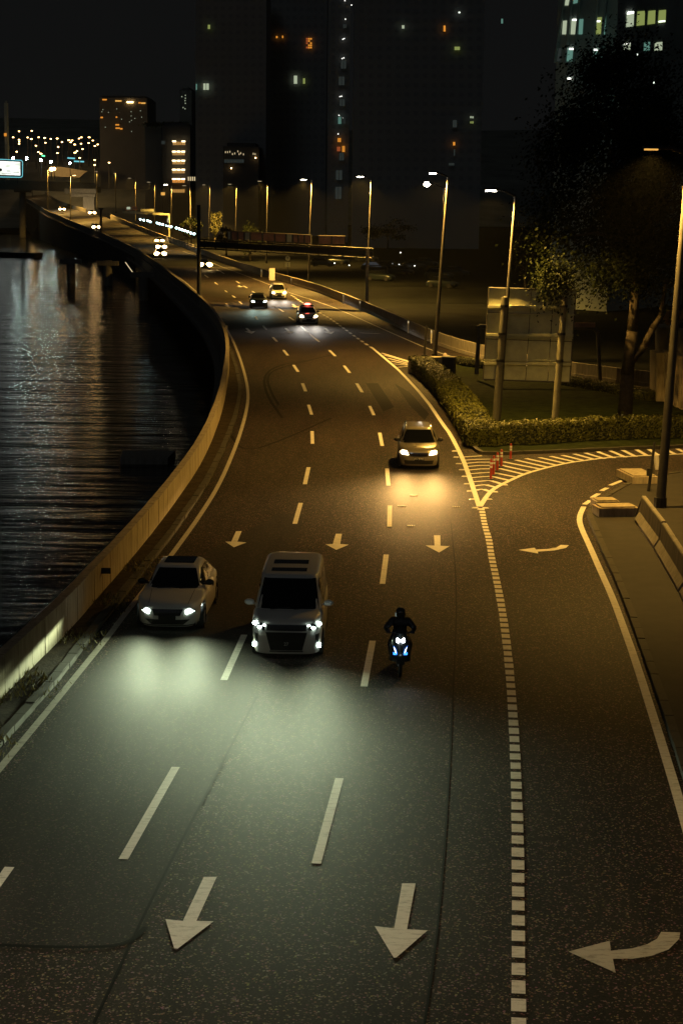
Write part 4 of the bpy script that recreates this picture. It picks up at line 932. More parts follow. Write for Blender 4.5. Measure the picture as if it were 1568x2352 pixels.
    for j in range(len(levels) + 3):
        for k in range(M_): mb.f.append((j * M_ + k, j * M_ + (k + 1) % M_, (j + 1) * M_ + (k + 1) % M_, (j + 1) * M_ + k))
    mb.f.append(tuple(range((len(levels) + 3) * M_, (len(levels) + 4) * M_)))
    mb.obj('cabin', mat, root, True)
    def cfront(x, t, off=.015, back=False):
        w_, yc, hy = cab(t); yy = hy * (1 - min(.99, abs(x / w_)) ** nn) ** (1 / nn); y = yc - yy if not back else yc + yy; z0 = zbase(cab(0)[1] - cab(0)[2] if not back else yrb)
        return Vector((x, y - off if not back else y + off, z0 + t * (ztop - z0) + off * .5))
    def cside(y, t, sg, off=.012):
        w_, yc, hy = cab(t); x = w_ * (1 - min(.995, abs((y - yc) / hy)) ** nn) ** (1 / nn); z0 = zbase(y); return Vector((sg * (x + off), y, z0 + t * (ztop - z0)))
    g0, g1 = V.get('ws', (.07, .93)); xb, xt = wb - .10, wt - .09
    mb = MB(); mb.grid(lambda u, v: cfront((2 * u - 1) * (xb + (xt - xb) * v), g0 + (g1 - g0) * v), 12, 4); mb.obj('windscreen', 'car_glass', root, True)
    mb = MB(); mb.grid(lambda u, v: cfront((1 - 2 * u) * (xb + (xt - xb) * v), .25 + .65 * v, .015, True), 10, 4); mb.obj('rear_window', 'car_glass', root, True)
    for sg in (-1, 1):
        for (ya, yb_) in V['side']:
            # lean of the opening follows the pillars
            mb = MB()
            def fn(u, v, ya=ya, yb_=yb_):
                f_, r_ = yfb + (yft - yfb) * v + .12, yrb + (yrt - yrb) * v - .12; a = max(ya, f_) if ya < L * .5 else ya; b = min(yb_, r_); return cside(a + (b - a) * u, .1 + .78 * v, sg)
            mb.grid(fn, 6, 4)
            if sg < 0: mb.f = [tuple(reversed(f)) for f in mb.f]
            mb.obj('side_window', 'car_glass', root, True)
        # door seams, handles
        mb = MB()
        for yy in V['seams']:
            mb.grid(lambda u, v: sh.side(yy + .008 * (2 * u - 1), .34 + v * (catmull(prof, yy) * .93 - .34), sg, .006), 1, 6)
        mb.obj('door_seam', 'black_plastic', root)
        for yy in V['handles']:
            mb = MB(); p = sh.side(yy, catmull(prof, yy) * .82, sg, .03); mb.box(p, (.03, .2, .035)); mb.obj('door_handle', 'chrome', root)
        mb = MB(); zz = zbase(yfb + .35) + .08; p = Vector((sg * (wb + .13), yfb + .42, zz + .04)); mb.ball(p, 1, 10, 7, (.13, .07, .085)); mb.tube(p - Vector((sg * .06, 0, .05)), Vector((sg * (wb - .03), yfb + .5, zz - .02)), .03, .03, 6); mb.obj('wing_mirror', V.get('mirror', 'black_plastic'), root, True)
        for yy in wy:
            xx = sg * (W / 2 - .13); mb = MB()
            pr = [(-.11, wr - .05), (-.11, wr - .01), (-.08, wr), (.08, wr), (.11, wr - .01), (.11, wr - .05)]
            for k in range(24):
                a = 2 * math.pi * k / 24
                for o, r_ in pr: mb.v.append(Vector((xx + o, yy + r_ * math.cos(a), wr + r_ * math.sin(a))))
            for k in range(24):
                for j in range(6): mb.f.append((6 * k + j, 6 * k + (j + 1) % 6, 6 * ((k + 1) % 24) + (j + 1) % 6, 6 * ((k + 1) % 24) + j))
            wl = mb.obj('wheel', 'tyre', root)
            mb = MB(); xo = xx + sg * .07; mb.tube((xx - sg * .05, yy, wr), (xx - sg * .04, yy, wr), wr - .05, wr - .05, 20)
            for k in range(5):
                a = 2 * math.pi * k / 5 + .3; mb.tube((xo, yy, wr), (xo, yy + (wr - .06) * math.cos(a), wr + (wr - .06) * math.sin(a)), .035, .028, 6)
            mb.tube((xo - .01, yy, wr), (xo + .02 * sg, yy, wr), .06, .05, 10); mb.obj('rim', 'rim', wl)
        # headlamps and tail lamps
        hl = V['head']; mb = MB()
        (x0, z0), (x1, z1), (x2, z2), (x3, z3) = hl      # inner-bottom, outer-bottom, outer-top, inner-top
        mb.grid(lambda u, v: sh.front(sg * ((x0 + (x1 - x0) * u) * (1 - v) + (x3 + (x2 - x3) * u) * v), (z0 + (z1 - z0) * u) * (1 - v) + (z3 + (z2 - z3) * u) * v, .016), 8, 3)
        mb.obj('headlight', V['head_mat'], root)
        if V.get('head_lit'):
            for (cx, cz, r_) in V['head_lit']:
                mb = MB(); p = sh.front(sg * cx, cz, .03); mb.ball(p, r_, 10, 6, (1.25, .5, .8)); mb.obj('headlight_lens_or_glare', V['lens_mat'], root)  # real lenses on the minivan; larger balls elsewhere imitate headlight glare
        if V.get('fog'):
            cx, cz, sx = V['fog']; mb = MB(); mb.box(sh.front(sg * cx, cz, .03), (sx, .04, sx * .9)); mb.obj('fog_light', V.get('fog_mat', V['lens_mat']), root)
        zt = catmull(prof, L - .1) - .12; mb = MB(); mb.grid(lambda u, v: sh.side(L - .30 + .24 * u, zt - .22 + .18 * v, sg, .014), 4, 2); mb.obj('tail_light', 'tail_red' if V.get('tail', True) else 'black_plastic', root)
    # grille, intake, plate
    for nm, poly, mt_ in V['front']:
        mb = MB()
        if len(poly) == 4:
            (x0, z0), (x1, z1), (x2, z2), (x3, z3) = poly
            mb.grid(lambda u, v: sh.front((x0 + (x1 - x0) * u) * (1 - v) + (x3 + (x2 - x3) * u) * v, (z0 + (z1 - z0) * u) * (1 - v) + (z3 + (z2 - z3) * u) * v, .014 if mt_ != 'chrome' else .024), 12, 4)
        mb.obj(nm, mt_, root)
    if V.get('slats'):
        x0, x1, z0, z1, n_, horizontal = V['slats']
        for k in range(n_):
            mb = MB()
            if horizontal: zz = z0 + (z1 - z0) * k / (n_ - 1); mb.grid(lambda u, v: sh.front(x0 + (x1 - x0) * u, zz + .018 * v, .028), 10, 1)
            else: xx = x0 + (x1 - x0) * k / (n_ - 1); mb.grid(lambda u, v: sh.front(xx + .02 * u, z0 + (z1 - z0) * v, .028), 1, 4)
            mb.obj('grille_slat', 'dark_steel' if not V.get('slat_chrome') else 'chrome', root)
    if V.get('plate'):
        s_, zc = V['plate']; p = sh.front(0, zc, .035); mb = MB(); mb.box(p, (.46, .015, .12)); pl = mb.obj('number_plate', 'black_plastic', root)
        if s_: text_mesh('plate_text', s_, .12, 'white_plastic', pl, Matrix.Translation(p - Vector((0, .012, 0))) @ Matrix.Rotation(math.pi / 2, 4, 'X'))
    # bonnet lines, wipers
    if V.get('bonnet'):
        for sg in (-1, 1):
            mb = MB(); y0, y1, xo = V['bonnet']; mb.grid(lambda u, v: Vector((sg * (xo + .06 * v + .012 * u), y0 + (y1 - y0) * v, catmull(prof, y0 + (y1 - y0) * v) + .006)), 1, 10); mb.obj('bonnet_crease', 'black_plastic', root)
    mb = MB()
    for xo in (-.45, .15): a = cfront(xo, .06, .03); b = cfront(xo + .5, .10, .03); mb.tube(a, b, .012, .01, 5)
    mb.obj('wiper', 'black_plastic', root)
    for (x0, x1, y0, y1) in V.get('sunroof', []):
        mb = MB(); mb.box(((x0 + x1) / 2, (y0 + y1) / 2, ztop + .062), (x1 - x0, y1 - y0, .012)); mb.obj('sunroof', 'car_glass', root)
    if V.get('rails'):
        for sg in (-1, 1): mb = MB(); mb.path([(sg * (wt - .07), yft + .25, ztop + .04), (sg * (wt - .07), yft + .4, ztop + .1), (sg * (wt - .07), yrt - .4, ztop + .1), (sg * (wt - .07), yrt - .2, ztop + .04)], [.02] * 4, 6); mb.obj('roof_rail', 'chrome', root)
    if lights:
        for sg in (-1, 1):
            p = sh.front(sg * V['beam'][0], V['beam'][1], .1); o = light('SPOT', 'headlight_beam', p, V['power'], V['beamcol'], root, V.get('bsize', 120), .35, .05, (sg * V.get('toe', .06), -1, -V.get('dip', .10)))
            cutoff(o.data, V.get('dip', .10))
    return root
def cutoff(d, dip):
    """low beam: nothing above the horizontal, strongest just below it, thinning towards the bumper and the sides"""
    d.use_nodes = True; nt = d.node_tree; em = nt.nodes['Emission']
    tc = nt.nodes.new('ShaderNodeTexCoord'); sp = nt.nodes.new('ShaderNodeSeparateXYZ'); nt.links.new(tc.outputs['Normal'], sp.inputs[0])
    def mth(op, a, b=None):
        n = nt.nodes.new('ShaderNodeMath'); n.operation = op
        for k, v in enumerate((a, b)):
            if v is None: continue
            if isinstance(v, (int, float)): n.inputs[k].default_value = v
            else: nt.links.new(v, n.inputs[k])
        return n.outputs[0]
    z = mth('ABSOLUTE', sp.outputs[2]); e = mth('SUBTRACT', mth('DIVIDE', sp.outputs[1], z), dip); a = mth('ABSOLUTE', mth('DIVIDE', sp.outputs[0], z))
    mr = nt.nodes.new('ShaderNodeMapRange'); mr.interpolation_type = 'SMOOTHSTEP'; mr.inputs['From Min'].default_value = -.018; mr.inputs['From Max'].default_value = -.15
    nt.links.new(e, mr.inputs['Value'])
    f = mth('MINIMUM', 1.0, mth('POWER', mth('DIVIDE', .055, mth('MAXIMUM', mth('ABSOLUTE', e), .001)), 2.0))
    lat = mth('DIVIDE', 1.0, mth('ADD', 1.0, mth('POWER', mth('DIVIDE', a, .8), 4.0)))
    nt.links.new(mth('MULTIPLY', mth('MULTIPLY', mr.outputs[0], f), lat), em.inputs['Strength'])

def heading(a, b):      # picture points far -> near along the lane; returns rotation so that local -Y faces travel
    A, B = G(*a), G(*b); d = (B - A).normalized(); return math.atan2(d.y, d.x) + math.pi / 2
COOL = (.84, 1, .62); WARMH = (1, .56, .17)
SEDAN = dict(W=1.86, L=4.85, H=1.45, paint='paint_white', n=4.2, wheels=[.88, 3.82], wr=.33,
    prof=[(0, .60), (.06, .70), (.3, .79), (1.2, .93), (1.55, .97), (3.9, 1.0), (4.5, 1.0), (4.78, .95), (4.85, .8)],
    cab=(1.35, 2.25, 3.55, 4.45, .80, .60, .95), side=[(1.7, 2.75), (2.82, 3.75)], seams=[1.75, 2.8, 3.72], handles=[2.6, 3.55],
    head=[(.50, .545), (.84, .63), (.82, .74), (.48, .645)], head_mat='led_cool', lens_mat='led_cool', fog=None,
    front=[('grille', [(-.34, .50), (.34, .50), (.42, .67), (-.42, .67)], 'black_plastic'), ('bumper_intake', [(-.42, .26), (.42, .26), (.60, .40), (-.60, .40)], 'black_plastic'), ('splitter', [(-.8, .22), (.8, .22), (.8, .25), (-.8, .25)], 'black_plastic')],
    slats=(-.30, .30, .51, .66, 9, False), plate=('', .44), bonnet=(.25, 1.3, .52), sunroof=[(-.42, .42, 2.45, 3.35)], mirror='black_plastic',
    beam=(.68, .64), power=10500, beamcol=COOL, dip=.10, cut=.0)
MPV = dict(W=1.85, L=4.9, H=1.93, paint='paint_white', n=6, wheels=[.92, 3.92], wr=.34,
    prof=[(0, .86), (.05, 1.0), (.2, 1.06), (.75, 1.16), (1.1, 1.19), (4.6, 1.2), (4.86, 1.15), (4.9, 1.0)],
    cab=(.74, 1.62, 4.70, 4.88, .885, .76, 1.16), side=[(1.5, 2.3), (2.38, 3.5), (3.58, 4.55)], seams=[1.45, 2.33, 3.55], handles=[2.15, 2.6],
    head=[(.56, .80), (.88, .86), (.86, 1.0), (.52, .95)], head_mat='chrome', lens_mat='led_cool', head_lit=[(.78, .925, .075), (.67, .865, .05), (.56, .93, .032)], fog=(.80, .40, .12),
    front=[('grille', [(-.40, .30), (.40, .30), (.52, .76), (-.52, .76)], 'black_plastic'), ('upper_grille', [(-.50, .80), (.50, .80), (.50, .95), (-.50, .95)], 'black_plastic'), ('bumper_vent', [(.72, .48), (.80, .48), (.82, .70), (.72, .70)], 'black_plastic'), ('bumper_vent', [(-.80, .48), (-.72, .48), (-.72, .70), (-.82, .70)], 'black_plastic'), ('bumper_lip', [(-.42, .255), (.42, .255), (.42, .285), (-.42, .285)], 'chrome')],
    slats=(-.46, .46, .815, .935, 8, False), plate=('27', .46), bonnet=None, sunroof=[(-.50, .42, 1.95, 2.35), (-.50, .42, 2.9, 3.4)], mirror='paint_white',
    beam=(.74, .9), power=13500, beamcol=COOL, dip=.12, cut=.0)
SUV = dict(W=1.83, L=4.5, H=1.66, paint='paint_champagne', n=4.6, wheels=[.86, 3.5], wr=.34,
    prof=[(0, .74), (.06, .88), (.3, .97), (1.0, 1.06), (1.2, 1.08), (4.2, 1.12), (4.45, 1.08), (4.5, .9)],
    cab=(.98, 1.75, 4.05, 4.38, .82, .62, 1.06), side=[(1.5, 2.35), (2.43, 3.3), (3.38, 4.1)], seams=[1.5, 2.4, 3.3], handles=[2.2, 3.1],
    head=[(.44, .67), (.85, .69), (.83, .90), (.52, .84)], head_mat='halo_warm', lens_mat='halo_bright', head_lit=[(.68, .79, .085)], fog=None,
    front=[('grille', [(-.36, .62), (.36, .62), (.42, .76), (-.42, .76)], 'black_plastic'), ('bumper_intake', [(-.6, .28), (.6, .28), (.64, .44), (-.64, .44)], 'black_plastic'), ('badge', [(-.05, .68), (.05, .68), (.05, .74), (-.05, .74)], 'chrome')],
    slats=(-.36, .36, .64, .74, 3, True), slat_chrome=True, plate=('JPV 8785', .50), bonnet=(.25, .95, .5), rails=True, mirror='black_plastic',
    beam=(.66, .78), power=17000, beamcol=WARMH, dip=.13, cut=.0)
h = heading((385, 1330), (300, 1465)); 
vehicle('car', 'white saloon car with dark sunroof and slanted white headlights in the leftmost lane', 'car', G(384, 1457), heading((470, 1330), (395, 1465)), SEDAN)
vehicle('minivan', 'white minivan with two roof windows and tall dark grille beside the white saloon', 'minivan', G(657, 1521), heading((705, 1290), (655, 1521)), MPV)
vehicle('suv', 'champagne estate car with roof rails driving just above the straight arrow', 'car', G(961, 1081), heading((950, 985), (964, 1080)), SUV)
def variant(base, **k): d = dict(base); d.update(k); return d
vehicle('car', 'dark car with teal tinted headlights left of the white van', 'car', G(595, 709), heading((582, 694), (600, 720)), variant(SUV, paint='paint_dark', head_mat='led_cool', lens_mat='led_cool', beamcol=(.6, 1, .9), H=1.5, power=2600, plate=('', .5)))
vehicle('van', 'pale car with blinding white headlights behind the police car', 'car', G(641, 688), heading((625, 677), (650, 696)), variant(SUV, paint='paint_silver', head_mat='halo_warm', beamcol=(1, .93, .8), H=1.75, power=5500, head_lit=[(.66, .79, .13)], plate=('', .5)))  # head_lit ball wider than a lens, standing in for glare
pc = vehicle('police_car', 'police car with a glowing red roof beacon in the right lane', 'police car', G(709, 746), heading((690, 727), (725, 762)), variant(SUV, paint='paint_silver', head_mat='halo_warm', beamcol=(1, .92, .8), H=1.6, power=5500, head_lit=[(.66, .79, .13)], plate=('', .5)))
mb = MB(); mb.box((0, 2.1, 1.68), (1.1, .28, .1)); mb.obj('light_bar', 'black_plastic', pc); mb = MB(); mb.ball((0, 2.05, 1.78), .2, 10, 6, (1.5, .6, .6)); mb.obj('beacon', 'red_beacon', pc)
light('POINT', 'beacon_light', Vector((0, 1.9, 1.95)), 1, (1, .1, .05), pc, radius=.1)
LITE = variant(SUV, head_mat='halo_warm', lens_mat='halo_bright', paint='paint_grey', plate=None, slats=None, head_lit=[(.66, .79, .42)])  # distant cars carry big emissive balls as headlight bloom
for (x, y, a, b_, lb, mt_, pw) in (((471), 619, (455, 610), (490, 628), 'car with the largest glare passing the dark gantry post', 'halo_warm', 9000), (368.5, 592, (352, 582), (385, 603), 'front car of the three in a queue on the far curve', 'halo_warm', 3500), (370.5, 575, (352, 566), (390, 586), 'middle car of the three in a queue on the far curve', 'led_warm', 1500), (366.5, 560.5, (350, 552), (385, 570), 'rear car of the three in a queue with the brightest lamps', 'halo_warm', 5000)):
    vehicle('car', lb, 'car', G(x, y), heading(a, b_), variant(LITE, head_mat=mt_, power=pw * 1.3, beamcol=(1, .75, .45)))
def far_vehicle(x, y, Z, lb, mt_, pw):
    p = AY(x, y, Z); return vehicle('car', lb, 'car', p, .28, variant(LITE, head_mat=mt_, power=pw * .08, beamcol=(.75, .95, 1)))
far_vehicle(221.5, 528, 478, 'dark car beside the thick post on the distant parapet', 'led_cool', 2500)
far_vehicle(212, 494, 560, 'car with twin bluish headlights in front of the white pier', 'led_cool', 6000)
far_vehicle(143, 485, 640, 'farthest small car climbing the left lanes', 'led_cool', 5000)
far_vehicle(73.5, 436, 960, 'tiny car lights at the crest below the overpass', 'halo_warm', 9000)
# parked cars in the dim lot
P0 = thing('parked_car', 'dim parked car in the unlit lot, leftmost row end', 'car', G(770, 612), 1.3, 'cars parked in the dark lot')
def small_car(root, mat):
    prof = [(0, .62), (.3, .8), (1.2, .95), (4.0, 1.0), (4.4, .85)]; sh = Shell(1.8, 4.4, prof, .2, 5, [(0, .04), (.4, 0), (.8, .04), (1, .15)]); N = 28; mb = MB()
    for t in (0, .15, .5, .8, 1):
        w_, hy = sh.dims(t)
        for k in range(N): a = 2 * math.pi * k / N; x = w_ * math.copysign(abs(math.cos(a)) ** .4, math.cos(a)); y = 2.2 + hy * math.copysign(abs(math.sin(a)) ** .4, math.sin(a)); mb.v.append(Vector((x, y, .2 + t * (catmull(prof, y) - .2))))
    for j in range(4):
        for k in range(N): mb.f.append((j * N + k, j * N + (k + 1) % N, (j + 1) * N + (k + 1) % N, (j + 1) * N + k))
    mb.f.append(tuple(range(4 * N, 5 * N))); mb.obj('body', mat, root, True)
    mb = MB(); mb.poly([(-.75, 1.2, .9), (.75, 1.2, .9), (.75, 4.1, .95), (-.75, 4.1, .95), (-.6, 1.9, 1.43), (.6, 1.9, 1.43), (.6, 3.5, 1.43), (-.6, 3.5, 1.43)], [(0, 1, 5, 4), (1, 2, 6, 5), (2, 3, 7, 6), (3, 0, 4, 7), (4, 5, 6, 7)]); mb.obj('cabin', 'car_glass', root)
    for sg in (-1, 1):
        for yy in (.85, 3.5): mb = MB(); mb.tube((sg * .72, yy, .32), (sg * .92, yy, .32), .32, .32, 14); mb.obj('wheel', 'tyre', root)
        mb = MB(); mb.box((sg * .62, .02, .62), (.3, .06, .12)); mb.obj('headlight', 'chrome', root)
small_car(P0, 'paint_dark')
index_children()
spots = [(800, 608, 'second from the gantry end'), (890, 622, 'left of the shed lights'), (922, 620, 'under the small amber glow'), (948, 632, 'behind the brightest lamp post'), (975, 618, 'left of the tall twin poles'), (1005, 612, 'directly behind the tall twin poles'), (1040, 640, 'right of the twin poles'), (1075, 634, 'left of the big sign top'), (905, 645, 'nearest to the far barrier'), (1050, 662, 'in the front row beside the big sign'), (868, 600, 'in the back row near the orange window')]
for x, y, wh in spots:
    c = copy_tree(P0); c.location = G(x, y); c.rotation_euler.z = R.uniform(.9, 1.6); c['label'] = 'dim parked car in the unlit lot, ' + wh

# ------------------------------------------------------------------ motorcycle and rider
def motorcycle():
    loc = G(919, 1562); rz = heading((905, 1420), (918, 1545)) 
    root = thing('motorcycle', 'black underbone motorcycle with twin white headlight and blue accent lamps', 'motorcycle', loc, rz)
    for yy, nm in ((.32, 'wheel'), (1.55, 'wheel')):
        mb = MB(); pr = [(-.045, .24), (-.045, .27), (-.02, .29), (.02, .29), (.045, .27), (.045, .24)]
        for k in range(24):
            a = 2 * math.pi * k / 24
            for o, r_ in pr: mb.v.append(Vector((o, yy + r_ * math.cos(a), .29 + r_ * math.sin(a))))
        for k in range(24):
            for j in range(6): mb.f.append((6 * k + j, 6 * k + (j + 1) % 6, 6 * ((k + 1) % 24) + (j + 1) % 6, 6 * ((k + 1) % 24) + j))
        wl = mb.obj(nm, 'tyre', root, True); mb = MB()
        for k in range(5): a = 2 * math.pi * k / 5; mb.tube((0, yy, .29), (0, yy + .24 * math.cos(a), .29 + .24 * math.sin(a)), .018, .014, 5)
        mb.tube((-.06, yy, .29), (.06, yy, .29), .035, .035, 8); mb.obj('rim', 'rim', wl)
    mb = MB()
    for sg in (-1, 1): mb.tube((sg * .08, .32, .29), (sg * .07, .52, .85), .022, .024, 8)
    mb.obj('fork', 'dark_steel', root)
    mb = MB(); mb.grid(lambda u, v: (.075 * math.cos(math.pi * (u)), .32 + .33 * math.cos(math.pi * (.12 + .76 * v)), .29 + .33 * math.sin(math.pi * (.12 + .76 * v)) - .03 * abs(math.cos(math.pi * u))), 6, 8); mb.obj('front_fender', 'paint_dark', root, True)
    # cowl (front fairing)
    mb = MB(); mb.grid(lambda u, v: ((.17 + .05 * math.sin(math.pi * v)) * math.cos(math.pi * u) * (1 - .35 * abs(2 * v - 1) ** 2), .52 - .22 * math.sin(math.pi * u) * (1 - .4 * v) + .12 * v, .55 + .5 * v), 12, 8); mb.obj('front_cowl', 'paint_dark', root, True)
    mb = MB(); mb.grid(lambda u, v: (.26 * math.cos(math.pi * u), .62 - .12 * math.sin(math.pi * u), .32 + .5 * v), 10, 4); mb.obj('leg_shield', 'paint_dark', root, True)
    for sg in (-1, 1):
        mb = MB(); c = Vector((sg * .062, .30, .90)); mb.ball(c, 1, 12, 8, (.052, .03, .058)); mb.ball(c + Vector((sg * .018, .0, .04)), 1, 10, 6, (.028, .025, .042)); mb.obj('headlight', 'led_moto', root, True)
        mb = MB(); mb.poly([(sg * .085, .36, .545), (sg * .10, .36, .56), (sg * .14, .37, .66), (sg * .175, .39, .76), (sg * .135, .36, .70), (sg * .09, .35, .61)]); mb.poly([(sg * .075, .365, .53), (sg * .17, .37, .53), (sg * .175, .38, .6), (sg * .1, .37, .545)]); mb.obj('accent_lamp', 'led_blue', root)
        mb = MB(); mb.box((sg * .06, .352, .60), (.02, .02, .12), 0); mb.obj('accent_core', 'led_moto', root) if False else None
        mb = MB(); mb.poly([(sg * .10, .355, .565), (sg * .125, .36, .60), (sg * .165, .38, .735), (sg * .12, .352, .66)]); mb.obj('accent_core', 'led_moto', root)
        mb = MB(); mb.path([(0, .58, 1.0), (sg * .15, .60, 1.03), (sg * .34, .70, 1.02)], [.016, .014, .014], 7); mb.tube((sg * .24, .66, 1.02), (sg * .35, .705, 1.02), .02, .02, 8); mb.obj('handlebar', 'dark_steel', root)
        mb = MB(); mb.path([(sg * .25, .66, 1.03), (sg * .31, .64, 1.16)], [.007, .007], 5); mb.ball((sg * .33, .64, 1.18), 1, 10, 6, (.065, .015, .04)); mb.obj('mirror', 'black_plastic', root, True)
        mb = MB(); mb.tube((sg * .1, 1.45, .62), (sg * .12, 1.58, .32), .03, .03, 8); mb.tube((sg * .06, .9, .3), (sg * .28, .9, .3), .015, .015, 6); mb.obj('shock_and_peg', 'dark_steel', root)
    mb = MB(); mb.box((0, .365, .47), (.2, .02, .07)); mb.obj('number_plate', 'led_blue' if False else 'black_plastic', root)
    mb = MB(); mb.box((-.02, .35, .485), (.012, .012, .05)); mb.box((.02, .35, .485), (.012, .012, .05)); mb.obj('blue_marker', 'led_blue', root)
    mb = MB(); mb.box((0, 1.0, .38), (.22, .55, .26)); mb.tube((0, .6, .6), (0, 1.1, .48), .07, .08, 8); mb.obj('engine', 'dark_steel', root)
    mb = MB(); mb.ball((0, 1.25, .62), 1, 14, 8, (.14, .48, .13)); mb.obj('tail_body', 'paint_dark', root, True)
    mb = MB(); mb.ball((0, 1.2, .76), 1, 14, 8, (.13, .42, .06)); mb.obj('seat', 'fabric_black', root, True)
    mb = MB(); mb.tube((.15, 1.1, .3), (.17, 1.7, .42), .045, .055, 10); mb.obj('exhaust', 'chrome', root)
    mb = MB(); mb.poly([(-.12, .45, 1.05), (.12, .45, 1.05), (.08, .52, 1.2), (-.08, .52, 1.2)]); mb.obj('windshield', 'car_glass', root)
    light('SPOT', 'headlight_beam', Vector((0, .15, .88)), 60, (.8, .9, 1), root, 80, .6, .04, (0, -1, -.2)).data.energy = 12
    # rider
    rr = thing('person', 'rider in dark jacket and black helmet leaning to the handlebars of the motorcycle', 'person', loc, rz)
    P = {'pelvis': (0, 1.18, .84), 'waist': (0, 1.10, 1.0), 'chest': (0, .94, 1.18), 'neck': (0, .84, 1.32), 'headb': (0, .80, 1.38)}
    for s, sg in (('l', -1), ('r', 1)):
        P.update({s + 'sh': (sg * .20, .92, 1.26), s + 'el': (sg * .36, .86, 1.08), s + 'wr': (sg * .31, .74, 1.05), s + 'ha': (sg * .30, .69, 1.035), s + 'hip': (sg * .11, 1.10, .84), s + 'kn': (sg * .25, .78, .70), s + 'an': (sg * .20, .93, .36), s + 'to': (sg * .21, .78, .32)})
    rad = {'pelvis': .15, 'waist': .16, 'chest': .19, 'neck': .06, 'headb': .06, 'sh': .105, 'el': .07, 'wr': .04, 'ha': .035, 'hip': .11, 'kn': .075, 'an': .05, 'to': .04}
    E = [('pelvis', 'waist'), ('waist', 'chest'), ('chest', 'neck'), ('neck', 'headb')]
    for s in 'lr': E += [('chest', s + 'sh'), (s + 'sh', s + 'el'), (s + 'el', s + 'wr'), (s + 'wr', s + 'ha'), ('pelvis', s + 'hip'), (s + 'hip', s + 'kn'), (s + 'kn', s + 'an'), (s + 'an', s + 'to')]
    names = list(P); me = bpy.data.meshes.new('body'); me.from_pydata([P[k] for k in names], [(names.index(a), names.index(b)) for a, b in E], [])
    o = bpy.data.objects.new('body', me); C.objects.link(o); md = o.modifiers.new('skin', 'SKIN'); sd = o.modifiers.new('sub', 'SUBSURF'); sd.levels = 2; sd.render_levels = 2
    for i, k in enumerate(names):
        key = k if k in rad else k[1:]; me.skin_vertices[0].data[i].radius = (rad[key], rad[key]); me.skin_vertices[0].data[i].use_root = (k == 'pelvis')
    dg = bpy.context.evaluated_depsgraph_get(); m2 = bpy.data.meshes.new_from_object(o.evaluated_get(dg)); bpy.data.objects.remove(o)
    m2.materials.clear(); m2.materials.append(MATS['fabric_black'])
    for p in m2.polygons: p.use_smooth = True
    b = bpy.data.objects.new('body', m2); C.objects.link(b); b.parent = rr
    for sg in (-1, 1):   # gloved fingers curled round the grips
        for k in range(4):
            y0 = .69 + .0 * k; x0 = sg * (.255 + .024 * k); mb = MB(); mb.path([(x0, y0 + .01, 1.055), (x0, y0 - .035, 1.045), (x0, y0 - .04, 1.015), (x0, y0 - .01, 1.0)], [.012, .011, .01, .008], 6); mb.obj('finger', 'fabric_black', rr)
        mb = MB(); mb.path([(sg * .25, .73, 1.03), (sg * .24, .70, 1.0), (sg * .255, .675, .998)], [.013, .011, .009], 6); mb.obj('thumb', 'fabric_black', rr)
    mb = MB(); mb.ball((0, .78, 1.48), 1, 18, 12, (.135, .155, .15)); hm = mb.obj('helmet', 'helmet_paint', rr, True)
    mb = MB(); mb.grid(lambda u, v: (.137 * math.cos(math.pi * (.12 + .76 * u)), .78 - .158 * math.sin(math.pi * (.12 + .76 * u)), 1.42 + .1 * v), 10, 3); mb.obj('visor', 'car_glass', hm, True)
    mb = MB(); mb.ball((0, .755, 1.445), 1, 12, 8, (.09, .10, .11)); mb.obj('head', 'skin', rr, True)
motorcycle()

# ------------------------------------------------------------------ city beyond
def bbox_block(name, label, x0, x1, ytop, Z, depth=30, mat='wall_dark', zbot=-4.5, cat='building', group=None):
    a = AY(x0, ytop, Z); b = AY(x1, ytop, Z); root = thing(name, label, cat, ((a.x + b.x) / 2, Z, zbot), 0, group); h = max(a.z, b.z) - zbot
    mb = MB(); mb.box(((a.x + b.x) / 2, Z + depth / 2 + .5, zbot + h / 2), (b.x - a.x, depth, h)); mb.box(((a.x + b.x) / 2, Z + depth / 2 + .5, zbot + h + .5), (b.x - a.x - 2, depth - 2, 1)); wpart(mb, 'wall', mat, root); return root
def win(root, x0, x1, y0, y1, Z, mat, name='window', frame=True, split=0):
    q = [AY(x0, y1, Z), AY(x1, y1, Z), AY(x1, y0, Z), AY(x0, y0, Z)]; mb = MB(); mb.poly(q); mb.v = [p + Vector((0, .3, 0)) for p in mb.v]; o = wpart(mb, name, mat, root)
    if frame:
        mb = MB(); r = .08 * Z / 500 * 1.2
        for i in range(4): mb.tube(q[i] + Vector((0, .2, 0)), q[(i + 1) % 4] + Vector((0, .2, 0)), r, r, 4)
        for k in range(split): t = (k + 1) / (split + 1); mb.tube(q[0].lerp(q[1], t) + Vector((0, .2, 0)), q[3].lerp(q[2], t) + Vector((0, .2, 0)), r, r, 4)
        f = mesh_obj('frame', mb.v, mb.f, 'wall_dark', o, False, root.location)
    return o
def dark_grid(root, x0, x1, y0, y1, nx, ny, Z, mat='window_glass'):
    mb = MB()
    for i in range(nx):
        for j in range(ny):
            u0 = x0 + (x1 - x0) * (i + .25) / nx; u1 = x0 + (x1 - x0) * (i + .75) / nx; v0 = y0 + (y1 - y0) * (j + .3) / ny; v1 = y0 + (y1 - y0) * (j + .75) / ny
            mb.poly([AY(u0, v1, Z + .35), AY(u1, v1, Z + .35), AY(u1, v0, Z + .35), AY(u0, v0, Z + .35)])
    o = wpart(mb, 'dark_windows', mat, root); o['kind'] = 'stuff'
def z5b(x, y): return (700 + x * .5102) / 1.7417, y * .5102 / 1.7417
